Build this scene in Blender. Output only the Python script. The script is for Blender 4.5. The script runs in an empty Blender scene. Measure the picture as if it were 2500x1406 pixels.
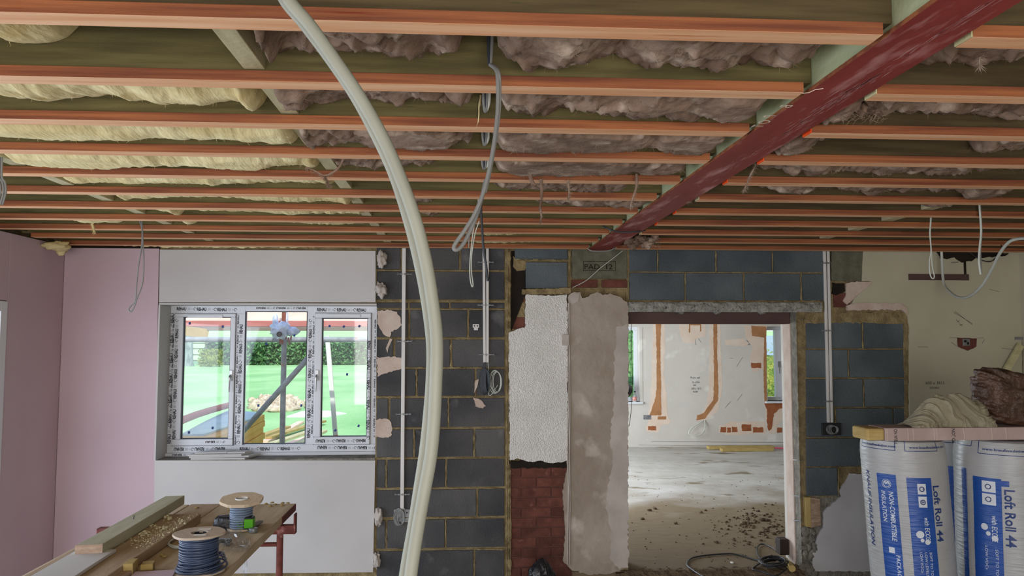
import bpy, bmesh, math, random
from mathutils import Vector, Matrix, noise
random.seed(7)
S = bpy.context.scene
COL = S.collection
R = random.random
def U(a, b): return a + (b - a) * random.random()

# ---------------------------------------------------------------- camera
F = 1893.0; CX, CY = 1250.0, 703.0
YAW = math.atan(121.0 / F); PIT = math.atan(127.0 / F)
CAMZ = 1.71
cam_d = bpy.data.cameras.new('camera'); cam = bpy.data.objects.new('camera', cam_d); COL.objects.link(cam)
cam_d.sensor_width = 36.0; cam_d.lens = 36.0 * F / 2500.0; cam_d.clip_end = 2000; cam_d.clip_start = .02
cam.location = (0, 0, CAMZ)
cam.rotation_euler = (math.pi / 2 + PIT, 0, -YAW)
S.camera = cam
_m = cam.rotation_euler.to_matrix()
CR, CU, CF = _m @ Vector((1, 0, 0)), _m @ Vector((0, 1, 0)), _m @ Vector((0, 0, -1))
CO = Vector((0, 0, CAMZ))
def ray(px, py): return CF * F + CR * (px - CX) + CU * (CY - py)
def P(px, py, Y):
    d = ray(px, py); return CO + d * (Y / d.y)
def PZ(px, py, z):
    d = ray(px, py); return CO + d * ((z - CAMZ) / d.z)
def PX(px, py, x):
    d = ray(px, py); return CO + d * (x / d.x)
D = 5.80                                   # the wall with the window and the doorway

# ---------------------------------------------------------------- world, sun, daylight, exposure
w = bpy.data.worlds.new('world'); S.world = w; w.use_nodes = True
wn = w.node_tree.nodes; wl = w.node_tree.links
bg = wn['Background']; bg.inputs['Strength'].default_value = 1.5
tc = wn.new('ShaderNodeTexCoord'); sp = wn.new('ShaderNodeSeparateXYZ'); cr = wn.new('ShaderNodeValToRGB')
wl.new(tc.outputs['Generated'], sp.inputs[0]); wl.new(sp.outputs['Z'], cr.inputs[0]); wl.new(cr.outputs[0], bg.inputs[0])
cr.color_ramp.elements[0].color = (.93, .96, 1, 1); cr.color_ramp.elements[0].position = 0.0
cr.color_ramp.elements[1].color = (.50, .68, 1, 1); cr.color_ramp.elements[1].position = 0.6
def lamp(name, kind, loc, rot, energy, color, size=None, sy=None):
    l = bpy.data.lights.new(name, kind); o = bpy.data.objects.new(name, l); COL.objects.link(o)
    o.location = loc; o.rotation_euler = rot; l.energy = energy; l.color = color
    if kind == 'AREA': l.shape = 'RECTANGLE'; l.size = size; l.size_y = sy
    return o
sun = lamp('sun', 'SUN', (0, 0, 20), (math.radians(42), math.radians(14), 0), 4.3, (1, .96, .88)); sun.data.angle = .02
PI = math.pi
lamp('daylight_patio_opening', 'AREA', (-3.22, 2.6, 1.0), (0, -PI / 2 + .25, 0), 108, (.74, .84, 1), 1.85, 4.5)
lamp('daylight_rear_opening', 'AREA', (.1, -2.65, 1.15), (PI / 2 - .1, 0, 0), 178, (1, .95, .93), 4.2, 2.0)
lamp('next_room_fill_light', 'AREA', (-.25, 9.6, 1.25), (0, -PI / 2 + .3, 0), 280, (.78, .88, 1), 2.0, 3.6)  # added area lamp at an unseen, made-up opening, brightens the next room
vs = S.view_settings; S.display_settings.display_device = 'sRGB'
vs.view_transform = 'Standard'; vs.look = 'None'; vs.gamma = 1; vs.exposure = -0.12; vs.use_curve_mapping = False

# ---------------------------------------------------------------- materials
def hx(s):
    v = [int(s[i:i + 2], 16) / 255 for i in (0, 2, 4)]
    return tuple(((c / 12.92) if c <= .04045 else ((c + .055) / 1.055) ** 2.4) for c in v) + (1,)
def M(name, c1, c2=None, rough=.8, scale=6, stretch=(1, 1, 1), detail=6, bump=.15, bscale=60, bdist=.01, metal=0, rnd=0, ramp=(.35, .65),
      spots=None, spot=(.62, .68), sscale=25, spec=.3, world=False, bstretch=None, vor=False, tr=0):
    m = bpy.data.materials.new(name); m.use_nodes = True
    n = m.node_tree.nodes; l = m.node_tree.links; b = n['Principled BSDF']
    b.inputs['Roughness'].default_value = rough; b.inputs['Metallic'].default_value = metal
    b.inputs['Specular IOR Level'].default_value = spec
    t = n.new('ShaderNodeTexCoord'); oi = n.new('ShaderNodeObjectInfo')
    ad = n.new('ShaderNodeVectorMath'); ad.operation = 'MULTIPLY_ADD'
    cmb = n.new('ShaderNodeCombineXYZ')
    for i in range(3): l.new(oi.outputs['Random'], cmb.inputs[i])
    l.new(cmb.outputs[0], ad.inputs[0]); ad.inputs[1].default_value = (31, 17, 23) if not world else (0, 0, 0)
    l.new(t.outputs['Object'], ad.inputs[2])
    mp = n.new('ShaderNodeMapping'); mp.inputs['Scale'].default_value = stretch; l.new(ad.outputs[0], mp.inputs[0])
    nz = n.new('ShaderNodeTexNoise'); nz.inputs['Scale'].default_value = scale; nz.inputs['Detail'].default_value = detail
    l.new(mp.outputs[0], nz.inputs['Vector'])
    rp = n.new('ShaderNodeValToRGB'); rp.color_ramp.elements[0].position = ramp[0]; rp.color_ramp.elements[1].position = ramp[1]
    rp.color_ramp.elements[0].color = hx(c1); rp.color_ramp.elements[1].color = hx(c2 or c1)
    l.new(nz.outputs['Fac'], rp.inputs[0]); out = rp.outputs[0]
    if spots:
        n2 = n.new('ShaderNodeTexNoise'); n2.inputs['Scale'].default_value = sscale; n2.inputs['Detail'].default_value = 4
        l.new(mp.outputs[0], n2.inputs['Vector'])
        r2 = n.new('ShaderNodeValToRGB'); r2.color_ramp.elements[0].position = spot[0]; r2.color_ramp.elements[1].position = spot[1]
        l.new(n2.outputs['Fac'], r2.inputs[0])
        mx = n.new('ShaderNodeMix'); mx.data_type = 'RGBA'; l.new(r2.outputs[0], mx.inputs[0])
        l.new(out, mx.inputs[6]); mx.inputs[7].default_value = hx(spots); out = mx.outputs[2]
    if rnd:
        at = n.new('ShaderNodeAttribute'); at.attribute_name = 'rnd'
        mr = n.new('ShaderNodeMapRange'); mr.inputs[3].default_value = 1 - rnd; mr.inputs[4].default_value = 1 + rnd
        l.new(at.outputs['Fac'], mr.inputs[0])
        hs = n.new('ShaderNodeHueSaturation'); l.new(mr.outputs[0], hs.inputs['Value']); l.new(out, hs.inputs['Color']); out = hs.outputs[0]
    l.new(out, b.inputs['Base Color'])
    if bump:
        if vor:
            nb = n.new('ShaderNodeTexVoronoi'); nb.inputs['Scale'].default_value = bscale; bo = nb.outputs['Distance']
        else:
            nb = n.new('ShaderNodeTexNoise'); nb.inputs['Scale'].default_value = bscale; nb.inputs['Detail'].default_value = 6; bo = nb.outputs['Fac']
        if bstretch:
            m2 = n.new('ShaderNodeMapping'); m2.inputs['Scale'].default_value = bstretch; l.new(ad.outputs[0], m2.inputs[0]); l.new(m2.outputs[0], nb.inputs['Vector'])
        else: l.new(ad.outputs[0], nb.inputs['Vector'])
        bp = n.new('ShaderNodeBump'); bp.inputs['Strength'].default_value = bump; bp.inputs['Distance'].default_value = bdist
        l.new(bo, bp.inputs['Height']); l.new(bp.outputs[0], b.inputs['Normal'])
    if tr: b.inputs['Transmission Weight'].default_value = tr
    return m
def glass_mat(name, tint, gl=.06):
    m = bpy.data.materials.new(name); m.use_nodes = True
    n = m.node_tree.nodes; l = m.node_tree.links; n.remove(n['Principled BSDF'])
    a = n.new('ShaderNodeBsdfTransparent'); a.inputs[0].default_value = tint
    g = n.new('ShaderNodeBsdfGlossy'); g.inputs['Roughness'].default_value = .03
    x = n.new('ShaderNodeMixShader'); x.inputs[0].default_value = gl
    l.new(a.outputs[0], x.inputs[1]); l.new(g.outputs[0], x.inputs[2]); l.new(x.outputs[0], n['Material Output'].inputs[0])
    return m
m_joist = M('treated_joist', '585030', '746a42', .85, 3, (1, 6, 14), bump=.25, bscale=20, bstretch=(2, 20, 60), spots='3f4527', spot=(.68, .78), sscale=5)
m_joistd = M('treated_joist_brown', '483c26', '5e5034', .85, 3, (1, 6, 14), bump=.25, bscale=20, bstretch=(2, 20, 60), spots='3a3a20', spot=(.66, .78), sscale=5)
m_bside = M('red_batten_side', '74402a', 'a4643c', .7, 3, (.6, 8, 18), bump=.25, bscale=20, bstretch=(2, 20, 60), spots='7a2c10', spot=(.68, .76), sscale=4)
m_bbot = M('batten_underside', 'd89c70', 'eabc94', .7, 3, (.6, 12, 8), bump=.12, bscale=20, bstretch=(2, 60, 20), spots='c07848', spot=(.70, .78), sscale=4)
m_pale = M('pale_timber', 'c8bf94', 'b2aa80', .8, 5, (6, 1, 6), bump=.2)
m_green = M('green_timber', 'b6bc94', 'a6ac84', .8, 4, (6, 1, 6), bump=.2)
m_orange = M('orange_end_paint', 'ff5a1e', 'f04a14', .6, 10, bump=.1)
m_nog = M('nogging_timber', 'aaa07c', 'c0b792', .85, 4, (8, 1, 8), bump=.2)
m_deck = M('ceiling_deck', '3a3428', '4a4234', .9, 3, bump=.2)
m_steel = M('red_oxide_steel', '7e2a24', '8c342c', .55, 4, (3, .6, 3), bump=.15, bscale=40, spots='c08a86', spot=(.56, .72), sscale=5, spec=.4)
m_cream = M('cream_fibre', 'eadcaa', 'd0bc86', .95, 5, (1, 1.5, 2), bump=.55, bscale=30, bdist=.012, bstretch=(2.2, .5, .8), spots='c4a050', spot=(.60, .95), sscale=2.5)
m_brown = M('brown_mineral_wool', '947c6a', '6c5646', .95, 7, bump=.6, bscale=26, bdist=.015, spots='c8b4a0', spot=(.52, .80), sscale=11)
m_block = M('dark_concrete_block', '3e3e40', '5a5856', .9, 2.2, bump=.7, bscale=70, bdist=.008, rnd=.2, spots='7c7a78', spot=(.62, .82), sscale=5, detail=10, world=True)
m_blockb = M('blue_grey_block', '4a5154', '626a6c', .9, 2.2, bump=.7, bscale=70, bdist=.008, rnd=.16, detail=10, world=True)
m_mortar = M('yellow_mortar', '9c8a64', '7c6c4c', .95, 14, bump=.9, bscale=50, bdist=.02, world=True)
m_mortg = M('grey_mortar', '8e877a', '6e685e', .95, 14, bump=.9, bscale=50, bdist=.02, world=True)
m_brick = M('red_brick', '6e4236', '563229', .9, 12, bump=.5, bscale=70, rnd=.22, world=True, spots='84584c', spot=(.66, .76), sscale=18)
m_bmort = M('brick_mortar', '6a4438', '583c34', .95, 14, bump=.6, world=True)
m_pink = M('pink_plasterboard', 'c8b0b6', 'c1a8af', .85, 1.2, bump=.03, bscale=200, world=True)
m_grey = M('grey_plasterboard', 'c8c4c0', 'bfbbb7', .85, 1.5, bump=.03, bscale=200, world=True)
m_plast = M('old_tan_plaster', 'ac9f90', '988a7a', .9, 3, bump=.55, bscale=11, bdist=.03, world=True, spots='c4b8aa', spot=(.58, .7), sscale=4)
m_plast2 = M('pale_skim_plaster', 'c4bab0', 'b0a69c', .9, 5, bump=.3, bscale=20, bdist=.015, world=True)
m_cplast = M('cream_painted_plaster', 'bdb79e', 'b3ad94', .85, 2, bump=.12, bscale=30, world=True, spots='8f8874', spot=(.68, .8), sscale=3)
m_wplast = M('white_painted_plaster', 'bfbdbb', 'b3b0ae', .85, 3, bump=.12, bscale=30, world=True)
m_render = M('roughcast_render', 'eeeae2', 'e4e0d8', .9, 6, bump=.7, bscale=130, bdist=.012, vor=True, world=True, spots='b4b0a8', spot=(.66, .8), sscale=14)
m_pinkpl = M('pink_gypsum', 'cebcae', 'bea898', .9, 8, bump=.4, bscale=30, world=True)
m_conc = M('rough_concrete', 'a8a59c', '86837a', .95, 20, bump=1, bscale=60, bdist=.02, world=True, spots='56544e', spot=(.64, .7), sscale=40)
m_pad = M('padstone_concrete', '6e6c5a', '5c5a4a', .95, 14, bump=.5, bscale=50, world=True)
m_dark = M('dark_cavity', '2a221a', '1e1812', .95, 6, bump=.3, world=True)
m_soff = M('mauve_brown_steel', '5c4640', '4e3a36', .7, 3, bump=.1, world=True)
m_upvc = M('white_upvc', 'd8dade', 'd4d6da', .35, 3, bump=0, spec=.5)
m_gask = M('black_gasket', '3a3c44', None, .6, bump=0)
m_print = M('black_print', '26262a', None, .6, bump=0)
m_printg = M('grey_print', '8c8e92', None, .6, bump=0)
m_glass = glass_mat('window_glass', (.97, .99, 1, 1), .04)
m_blue = M('blue_spacer', '24407c', None, .5, bump=0)
m_chrome = M('handle_metal', 'b0b0b0', None, .3, metal=.9, bump=0)
m_hose = M('cream_hose', '9a9a8a', '909182', .5, 6, bump=.05, spec=.4)
m_cable = M('grey_cable', '8c8c88', '7c7c78', .5, 6, bump=0, spec=.4)
m_cabled = M('dark_cable', '40444a', '34383c', .5, 6, bump=0, spec=.4)
m_cabw = M('white_cable', 'c6cabe', None, .5, bump=0, spec=.4)
m_black = M('black_plastic', '1c1c1e', '26262a', .45, 6, bump=.1, spec=.5)
m_trunk = M('white_trunking', 'd6d2cc', 'cfcbc4', .4, 6, bump=0, spec=.4)
m_gal = M('galvanised_steel', '9c9ea0', '7c7e80', .45, 20, metal=.6, bump=.1)
m_rust = M('rusted_trestle', '7a4038', '5a2c26', .7, 18, bump=.4, spots='a07068', spot=(.6, .7), sscale=20)
m_plank = M('worn_scaffold_plank', 'cab698', 'b29c7e', .85, 3, (8, 1, 8), bump=.35, bscale=30, bstretch=(30, 3, 30), spots='b8a488', spot=(.58, .72), sscale=5)
m_plankd = M('dark_scaffold_plank', 'b8a084', 'a08868', .85, 3, (8, 1, 8), bump=.35, bscale=30, bstretch=(30, 3, 30), spots='a08878', spot=(.58, .72), sscale=5)
m_tim = M('green_grey_timber', 'bab69e', 'a6a286', .85, 3, (8, 1, 8), bump=.3, bscale=30, bstretch=(30, 3, 30), spots='6a6448', spot=(.68, .74), sscale=8)
m_endg = M('timber_end_grain', 'c0a690', '9c806a', .85, 14, (1, 1, 4), bump=.3)
m_yel = M('yellow_timber', 'b8a066', 'a48c50', .85, 6, bump=.3)
m_card = M('cardboard_flange', 'c4b4a2', 'b8a694', .9, 6, bump=.2)
m_cardl = M('pale_ply_flange', 'dccab0', 'd2bea2', .9, 6, bump=.2)
m_wirb = M('blue_grey_drum_cable', '3e4c66', '36425a', .4, 6, bump=0, spec=.6)
m_wirl = M('light_grey_drum_cable', '7e8ea2', '74849a', .4, 6, bump=0, spec=.6)
m_lime = M('laser_green', '5cb424', None, .4, bump=0)
m_wht = M('white_label', 'e4e4de', None, .7, bump=0)
m_bag = glass_mat('clear_film', (.93, .95, .98, 1), .16)
m_blk = M('black_sack', '101014', '1a1a20', .35, 6, bump=.8, bscale=12, bdist=.03, spec=.7)
m_roll = M('silver_white_wrap', 'b4b4b2', 'a6a6a4', .38, 4, bump=.6, bscale=10, bdist=.006, bstretch=(1, 1, 12), spec=.7)
m_rblue = M('blue_wrap_print', '0c4ca0', '0a4494', .38, 4, bump=.6, bscale=10, bdist=.006, bstretch=(1, 1, 12), spec=.7)
m_rwht = M('white_wrap_print', 'd6dade', None, .4, bump=0)
m_rnavy = M('navy_wrap_print', '243c74', None, .4, bump=0)
m_pack = M('dusty_card_sleeve', 'c0aaa4', 'ae9890', .85, 5, bump=.2)
m_packe = M('yellow_board_end', 'c8ae74', 'b89c60', .8, 8, (1, 1, 8), bump=.3)
m_sheet = M('dust_sheet_cotton', 'a09880', '8e866e', .95, 10, bump=.3, bscale=120)
m_bund = M('brown_wrapped_wool', '5e4232', '3e2a20', .45, 8, bump=1, bscale=16, bdist=.04, spots='8a6e58', spot=(.6, .72), sscale=8, spec=.6)
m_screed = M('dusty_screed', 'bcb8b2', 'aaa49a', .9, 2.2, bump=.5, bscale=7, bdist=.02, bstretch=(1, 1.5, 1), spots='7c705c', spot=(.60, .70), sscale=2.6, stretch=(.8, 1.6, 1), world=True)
m_dirt = M('brown_dirt', '5a4a3a', '7a6850', .95, 20, bump=1, bscale=40, bdist=.03)
m_fwall = M('white_wall_paint', 'cfc8be', 'c6bfb5', .9, 2, bump=.12, bscale=25, world=True, spots='dcd6cc', spot=(.6, .7), sscale=3)
m_chase = M('brown_undercoat_chase', 'b07e56', 'a07048', .9, 8, bump=.3, world=True)
m_halo = M('pink_bare_plaster', 'd8c0ac', 'dccbba', .9, 5, bump=.15, world=True)
m_rust2 = M('deep_red_patch', 'a0603c', '8c5030', .9, 12, bump=.4, world=True)
m_grass = M('lawn_grass', '88bc78', 'aed898', .95, .35, bump=1, bscale=8, bdist=.1, stretch=(1, .5, 1), detail=10, world=True)
m_field = M('field_grass', 'a4d088', 'b0d894', .95, .05, bump=0, world=True)
m_leaf = M('hedge_leaves', '2a6038', '78a868', .8, 3.2, bump=1, bscale=5, bdist=.3, ramp=(.42, .58))
m_leafy = M('yellow_leaves', 'b0b450', '6c8c3c', .8, 6, bump=1, bscale=10, bdist=.2)
m_bark = M('pale_bark', '9aa6a0', '5e6e6a', .9, 3, (3, 3, .6), bump=.8, bscale=6, bdist=.1)
m_fence = M('grey_fence_wood', '6e7a62', '5a6650', .9, 4, bump=.2)
m_ply = M('sunlit_ply', 'f0c8b4', 'e8bca4', .8, 3, bump=.1)
m_pinkb = M('pink_primed_board', 'c88078', 'bc7068', .8, 4, bump=.1)
m_gbrd = M('grey_weathered_board', '8c8074', '7c7064', .9, 4, (1, 4, 8), bump=.2)
m_scaf = M('scaffold_tube', 'a0a6ac', '84888c', .5, 14, metal=.1, bump=.2, spots='a8683c', spot=(.62, .72), sscale=6)
m_scafr = M('rusty_scaffold_tube', '8a4e3c', '9a6450', .7, 14, metal=.2, bump=.3, spots='8c8e90', spot=(.6, .72), sscale=8)
m_gold = M('yellow_boarding', 'e8b860', 'dca850', .8, 4, bump=.2)
m_tarp = M('blue_tarpaulin', '8cb4d0', 'a8c8dc', .4, 3, bump=.6, bscale=8, bdist=.05)

m_floor = M('pale_screed_floor', 'a8a298', '98928a', .9, 2, bump=.2, world=True)
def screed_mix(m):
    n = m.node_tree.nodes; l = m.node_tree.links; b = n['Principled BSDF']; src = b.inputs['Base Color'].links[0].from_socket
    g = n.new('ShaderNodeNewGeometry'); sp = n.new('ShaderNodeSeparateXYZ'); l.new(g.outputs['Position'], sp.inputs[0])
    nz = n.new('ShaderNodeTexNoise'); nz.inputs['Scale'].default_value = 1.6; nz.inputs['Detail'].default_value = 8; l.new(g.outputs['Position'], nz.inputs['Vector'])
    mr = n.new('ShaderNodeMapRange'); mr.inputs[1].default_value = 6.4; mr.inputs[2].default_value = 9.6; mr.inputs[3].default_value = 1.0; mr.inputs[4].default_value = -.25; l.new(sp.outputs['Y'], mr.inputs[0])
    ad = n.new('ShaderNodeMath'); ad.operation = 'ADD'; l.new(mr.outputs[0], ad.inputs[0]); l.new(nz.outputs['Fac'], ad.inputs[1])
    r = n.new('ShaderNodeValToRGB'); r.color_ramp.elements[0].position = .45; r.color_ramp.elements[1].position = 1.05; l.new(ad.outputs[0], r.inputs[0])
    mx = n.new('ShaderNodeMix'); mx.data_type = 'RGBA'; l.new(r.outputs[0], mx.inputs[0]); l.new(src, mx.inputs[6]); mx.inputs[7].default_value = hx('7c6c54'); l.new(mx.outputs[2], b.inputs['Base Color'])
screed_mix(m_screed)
# ---------------------------------------------------------------- mesh helpers
def smooth_path(pts, n=6):
    pts = [Vector(p) for p in pts]
    if len(pts) < 3: return pts
    out = []
    for i in range(len(pts) - 1):
        p0 = pts[max(i - 1, 0)]; p1 = pts[i]; p2 = pts[i + 1]; p3 = pts[min(i + 2, len(pts) - 1)]
        for k in range(n):
            t = k / n; t2 = t * t; t3 = t2 * t
            out.append(.5 * ((2 * p1) + (p2 - p0) * t + (2 * p0 - 5 * p1 + 4 * p2 - p3) * t2 + (3 * p1 - p0 - 3 * p2 + p3) * t3))
    out.append(pts[-1]); return out
def jag(pts, amp, step=8, seed=0):
    """break the straight edges of an outline into a ragged one"""
    rg = random.Random(seed + len(pts) * 13); out = []
    n = len(pts)
    for i in range(n):
        a = Vector(pts[i][:2]); b = Vector(pts[(i + 1) % n][:2]); L = (b - a).length; k = max(1, int(L / step))
        nm = Vector((-(b - a).y, (b - a).x)); nm = nm.normalized() if L > 1e-6 else nm
        for j in range(k):
            t = (j + (rg.uniform(-.3, .3) if 0 < j else 0)) / k
            out.append(tuple(a.lerp(b, t) + nm * (rg.uniform(-amp, amp) if True else 0)))
    return out
class MB:
    def __init__(s): s.v = []; s.f = []; s.m = []; s.sm = []; s.c = []
    def add(s, vs, fs, mi=0, sm=False, c=.5):
        o = len(s.v); s.v += [tuple(v) for v in vs]
        for f in fs: s.f.append(tuple(i + o for i in f)); s.m.append(mi); s.sm.append(sm); s.c.append(c)
        return s
    def box(s, x0, x1, y0, y1, z0, z1, mi=0, c=.5, bot=None):
        x0, x1 = min(x0, x1), max(x0, x1); y0, y1 = min(y0, y1), max(y0, y1); z0, z1 = min(z0, z1), max(z0, z1)
        v = [(x, y, z) for z in (z0, z1) for y in (y0, y1) for x in (x0, x1)]
        f = [(0, 2, 3, 1), (4, 5, 7, 6), (0, 1, 5, 4), (2, 6, 7, 3), (0, 4, 6, 2), (1, 3, 7, 5)]
        s.add(v, f, mi, False, c)
        if bot is not None: s.m[-6] = bot
        return s
    def obox(s, c, ax, ay, az, mi=0, cc=.5):
        c = Vector(c); v = []
        for k in (-1, 1):
            for j in (-1, 1):
                for i in (-1, 1): v.append(c + ax * i + ay * j + az * k)
        s.add(v, [(0, 2, 3, 1), (4, 5, 7, 6), (0, 1, 5, 4), (2, 6, 7, 3), (0, 4, 6, 2), (1, 3, 7, 5)], mi, False, cc); return s
    def bar(s, a, b, w, h, up=(0, 0, 1), mi=0, cc=.5):
        a = Vector(a); b = Vector(b); d = (b - a); x = d.normalized(); sd = x.cross(Vector(up)).normalized(); u = sd.cross(x)
        return s.obox((a + b) / 2, d / 2, sd * w / 2, u * h / 2, mi, cc)
    def tube(s, pts, r, n=8, mi=0, smooth=0, closed=False, flat=1.0, cap=True):
        n0 = len(pts)
        if smooth: pts = smooth_path(pts, smooth)
        pts = [Vector(p) for p in pts]; rs = r if isinstance(r, list) else [r] * len(pts)
        if len(rs) != len(pts):
            k = (n0 - 1) / max(1, len(pts) - 1); rs = [rs[min(n0 - 1, int(i * k))] * (1 - (i * k) % 1) + rs[min(n0 - 1, int(i * k) + 1)] * ((i * k) % 1) for i in range(len(pts))]
        up = Vector((0, 0, 1)); vs = []; prev = None; N = len(pts)
        for i, p in enumerate(pts):
            t = (pts[(i + 1) % N] - pts[i - 1]) if closed else (pts[min(i + 1, N - 1)] - pts[max(i - 1, 0)])
            if t.length < 1e-9: t = Vector((0, 0, 1))
            t.normalize()
            if prev is None:
                a = t.cross(up)
                if a.length < .1: a = t.cross(Vector((1, 0, 0)))
            else: a = prev - t * prev.dot(t)
            a.normalize(); prev = a; b = t.cross(a)
            for k in range(n):
                q = 2 * PI * k / n; vs.append(p + a * math.cos(q) * rs[i] + b * math.sin(q) * rs[i] * flat)
        fs = []
        for i in range(N if closed else N - 1):
            i2 = (i + 1) % N
            for k in range(n): fs.append((i * n + k, i * n + (k + 1) % n, i2 * n + (k + 1) % n, i2 * n + k))
        s.add(vs, fs, mi, True)
        if cap and not closed: s.add([vs[k] for k in range(n)], [tuple(range(n))], mi); s.add([vs[(N - 1) * n + k] for k in range(n)], [tuple(reversed(range(n)))], mi)
        return s
    def lathe(s, prof, c, n=32, mi=0, axis=None, wob=0, wn=5, sm=True):
        """prof: (radius, height) list"""
        c = Vector(c); Q = Matrix.Identity(3) if axis is None else Vector((0, 0, 1)).rotation_difference(Vector(axis)).to_matrix()
        vs = []; N = len(prof)
        for (r, h) in prof:
            for k in range(n):
                q = 2 * PI * k / n; rr = r * (1 + wob * math.sin(wn * q + 1)); vs.append(c + Q @ Vector((rr * math.cos(q), rr * math.sin(q), h)))
        fs = [(i * n + k, i * n + (k + 1) % n, (i + 1) * n + (k + 1) % n, (i + 1) * n + k) for i in range(N - 1) for k in range(n)]
        return s.add(vs, fs, mi, sm)
    def blob(s, c, r, amp=.25, fr=3, n=14, mi=0, seed=None, sm=True):
        c = Vector(c); r = Vector(r) if not isinstance(r, (int, float)) else Vector((r, r, r)); sd = Vector((R() * 50, R() * 50, R() * 50)) if seed is None else Vector((seed,) * 3)
        vs = []; m = n // 2 + 1
        for i in range(m + 1):
            th = PI * i / m
            for k in range(n):
                ph = 2 * PI * k / n; d = Vector((math.sin(th) * math.cos(ph), math.sin(th) * math.sin(ph), math.cos(th)))
                g = 1 + amp * noise.noise(d * fr + sd) + amp * .5 * noise.noise(d * fr * 2.7 + sd)
                vs.append(c + Vector((d.x * r.x, d.y * r.y, d.z * r.z)) * g)
        fs = [(i * n + k, (i + 1) * n + k, (i + 1) * n + (k + 1) % n, i * n + (k + 1) % n) for i in range(m) for k in range(n)]
        return s.add(vs, fs, mi, sm)
    def poly(s, pts3, ext, mi=0, c=.5):
        """ngon front given by 3D points, extruded by vector ext, side walls"""
        bm = bmesh.new(); vs = [bm.verts.new(p) for p in pts3]
        f = bm.faces.new(vs); bm.normal_update(); ext = Vector(ext)
        if f.normal.dot(ext) > 0: bmesh.ops.reverse_faces(bm, faces=[f])
        r = bmesh.ops.extrude_face_region(bm, geom=[f], use_keep_orig=True)
        for g in r['geom']:
            if isinstance(g, bmesh.types.BMVert): g.co += ext
        bmesh.ops.triangulate(bm, faces=[q for q in bm.faces if len(q.verts) > 4]); bmesh.ops.recalc_face_normals(bm, faces=bm.faces[:])
        bm.verts.index_update(); s.add([v.co.copy() for v in bm.verts], [tuple(v.index for v in q.verts) for q in bm.faces], mi, False, c); bm.free(); return s
    def grid(s, fn, nu, nv, mi=0, sm=True, flip=False):
        vs = [fn(i / nu, j / nv) for j in range(nv + 1) for i in range(nu + 1)]; W = nu + 1
        fs = [((j * W + i), (j * W + i + 1), ((j + 1) * W + i + 1), ((j + 1) * W + i)) for j in range(nv) for i in range(nu)]
        if flip: fs = [tuple(reversed(f)) for f in fs]
        return s.add(vs, fs, mi, sm)
    def strand(s, p, d, L, w=.0012, curl=.4, mi=0):
        p = Vector(p); d = Vector(d).normalized(); a = d.cross(Vector((U(-1, 1), U(-1, 1), U(-.3, .3)))).normalized(); vs = []; sdv = a
        for i in range(4):
            ww = w * (1 - i / 3.2); vs += [p - sdv * ww, p + sdv * ww]
            d = (d + Vector((U(-1, 1), U(-1, 1), U(-1, 1))) * curl).normalized(); p = p + d * L / 3
        return s.add(vs, [(0, 1, 3, 2), (2, 3, 5, 4), (4, 5, 7, 6)], mi, True)
    def build(s, name, mats, parent=None, bevel=0, seg=2, label=None):
        if not isinstance(mats, (list, tuple)): mats = [mats]
        if parent is None:
            xs = [v[0] for v in s.v]; ys = [v[1] for v in s.v]; zs = [v[2] for v in s.v]
            loc = Vector(((min(xs) + max(xs)) / 2, (min(ys) + max(ys)) / 2, min(zs)))
        else: loc = Vector(parent.get('_o', (0, 0, 0)))
        me = bpy.data.meshes.new(name); me.from_pydata([(v[0] - loc.x, v[1] - loc.y, v[2] - loc.z) for v in s.v], [], s.f)
        for m in mats: me.materials.append(m)
        me.polygons.foreach_set('material_index', s.m); me.polygons.foreach_set('use_smooth', s.sm)
        at = me.attributes.new('rnd', 'FLOAT', 'FACE'); at.data.foreach_set('value', s.c)
        me.update(); o = bpy.data.objects.new(name, me); COL.objects.link(o)
        if parent is None: o.location = loc; o['_o'] = tuple(loc)
        else: o.parent = parent; o['_o'] = tuple(loc)
        if bevel:
            b = o.modifiers.new('bevel', 'BEVEL'); b.width = bevel; b.segments = seg; b.limit_method = 'ANGLE'; b.angle_limit = .6
        if label: o['label'] = label
        return o
def build_split(mb, name, mats, parent):
    par = list(range(len(mb.v)))
    def fd_(i):
        while par[i] != i: par[i] = par[par[i]]; i = par[i]
        return i
    for f in mb.f:
        for j in f[1:]: par[fd_(j)] = fd_(f[0])
    g = {}
    for i, f in enumerate(mb.f): g.setdefault(fd_(f[0]), []).append(i)
    for ids in g.values():
        m2 = MB(); mp = {}
        for i in ids:
            nf = []
            for j in mb.f[i]:
                if j not in mp: mp[j] = len(m2.v); m2.v.append(mb.v[j])
                nf.append(mp[j])
            m2.f.append(tuple(nf)); m2.m.append(mb.m[i]); m2.sm.append(mb.sm[i]); m2.c.append(mb.c[i])
        m2.build(name, mats, parent)
def tag(o, label, cat, group=None, kind=None):
    o['label'] = label; o['category'] = cat
    if group: o['group'] = group
    if kind: o['kind'] = kind
    return o
def thing(name, label, cat, loc=(0, 0, 0), group=None, kind=None):
    o = bpy.data.objects.new(name, None); COL.objects.link(o); o.location = loc; o['_o'] = tuple(loc); o.empty_display_size = .05
    return tag(o, label, cat, group, kind)
def struct(name, loc=(0, 0, 0)):
    o = bpy.data.objects.new(name, None); COL.objects.link(o); o.location = loc; o['_o'] = tuple(loc); o.empty_display_size = .05; o['kind'] = 'structure'; return o
def sbuild(mb, name, mats, **k):
    o = mb.build(name, mats, **k); o['kind'] = 'structure'; return o
_tx = {}
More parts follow.
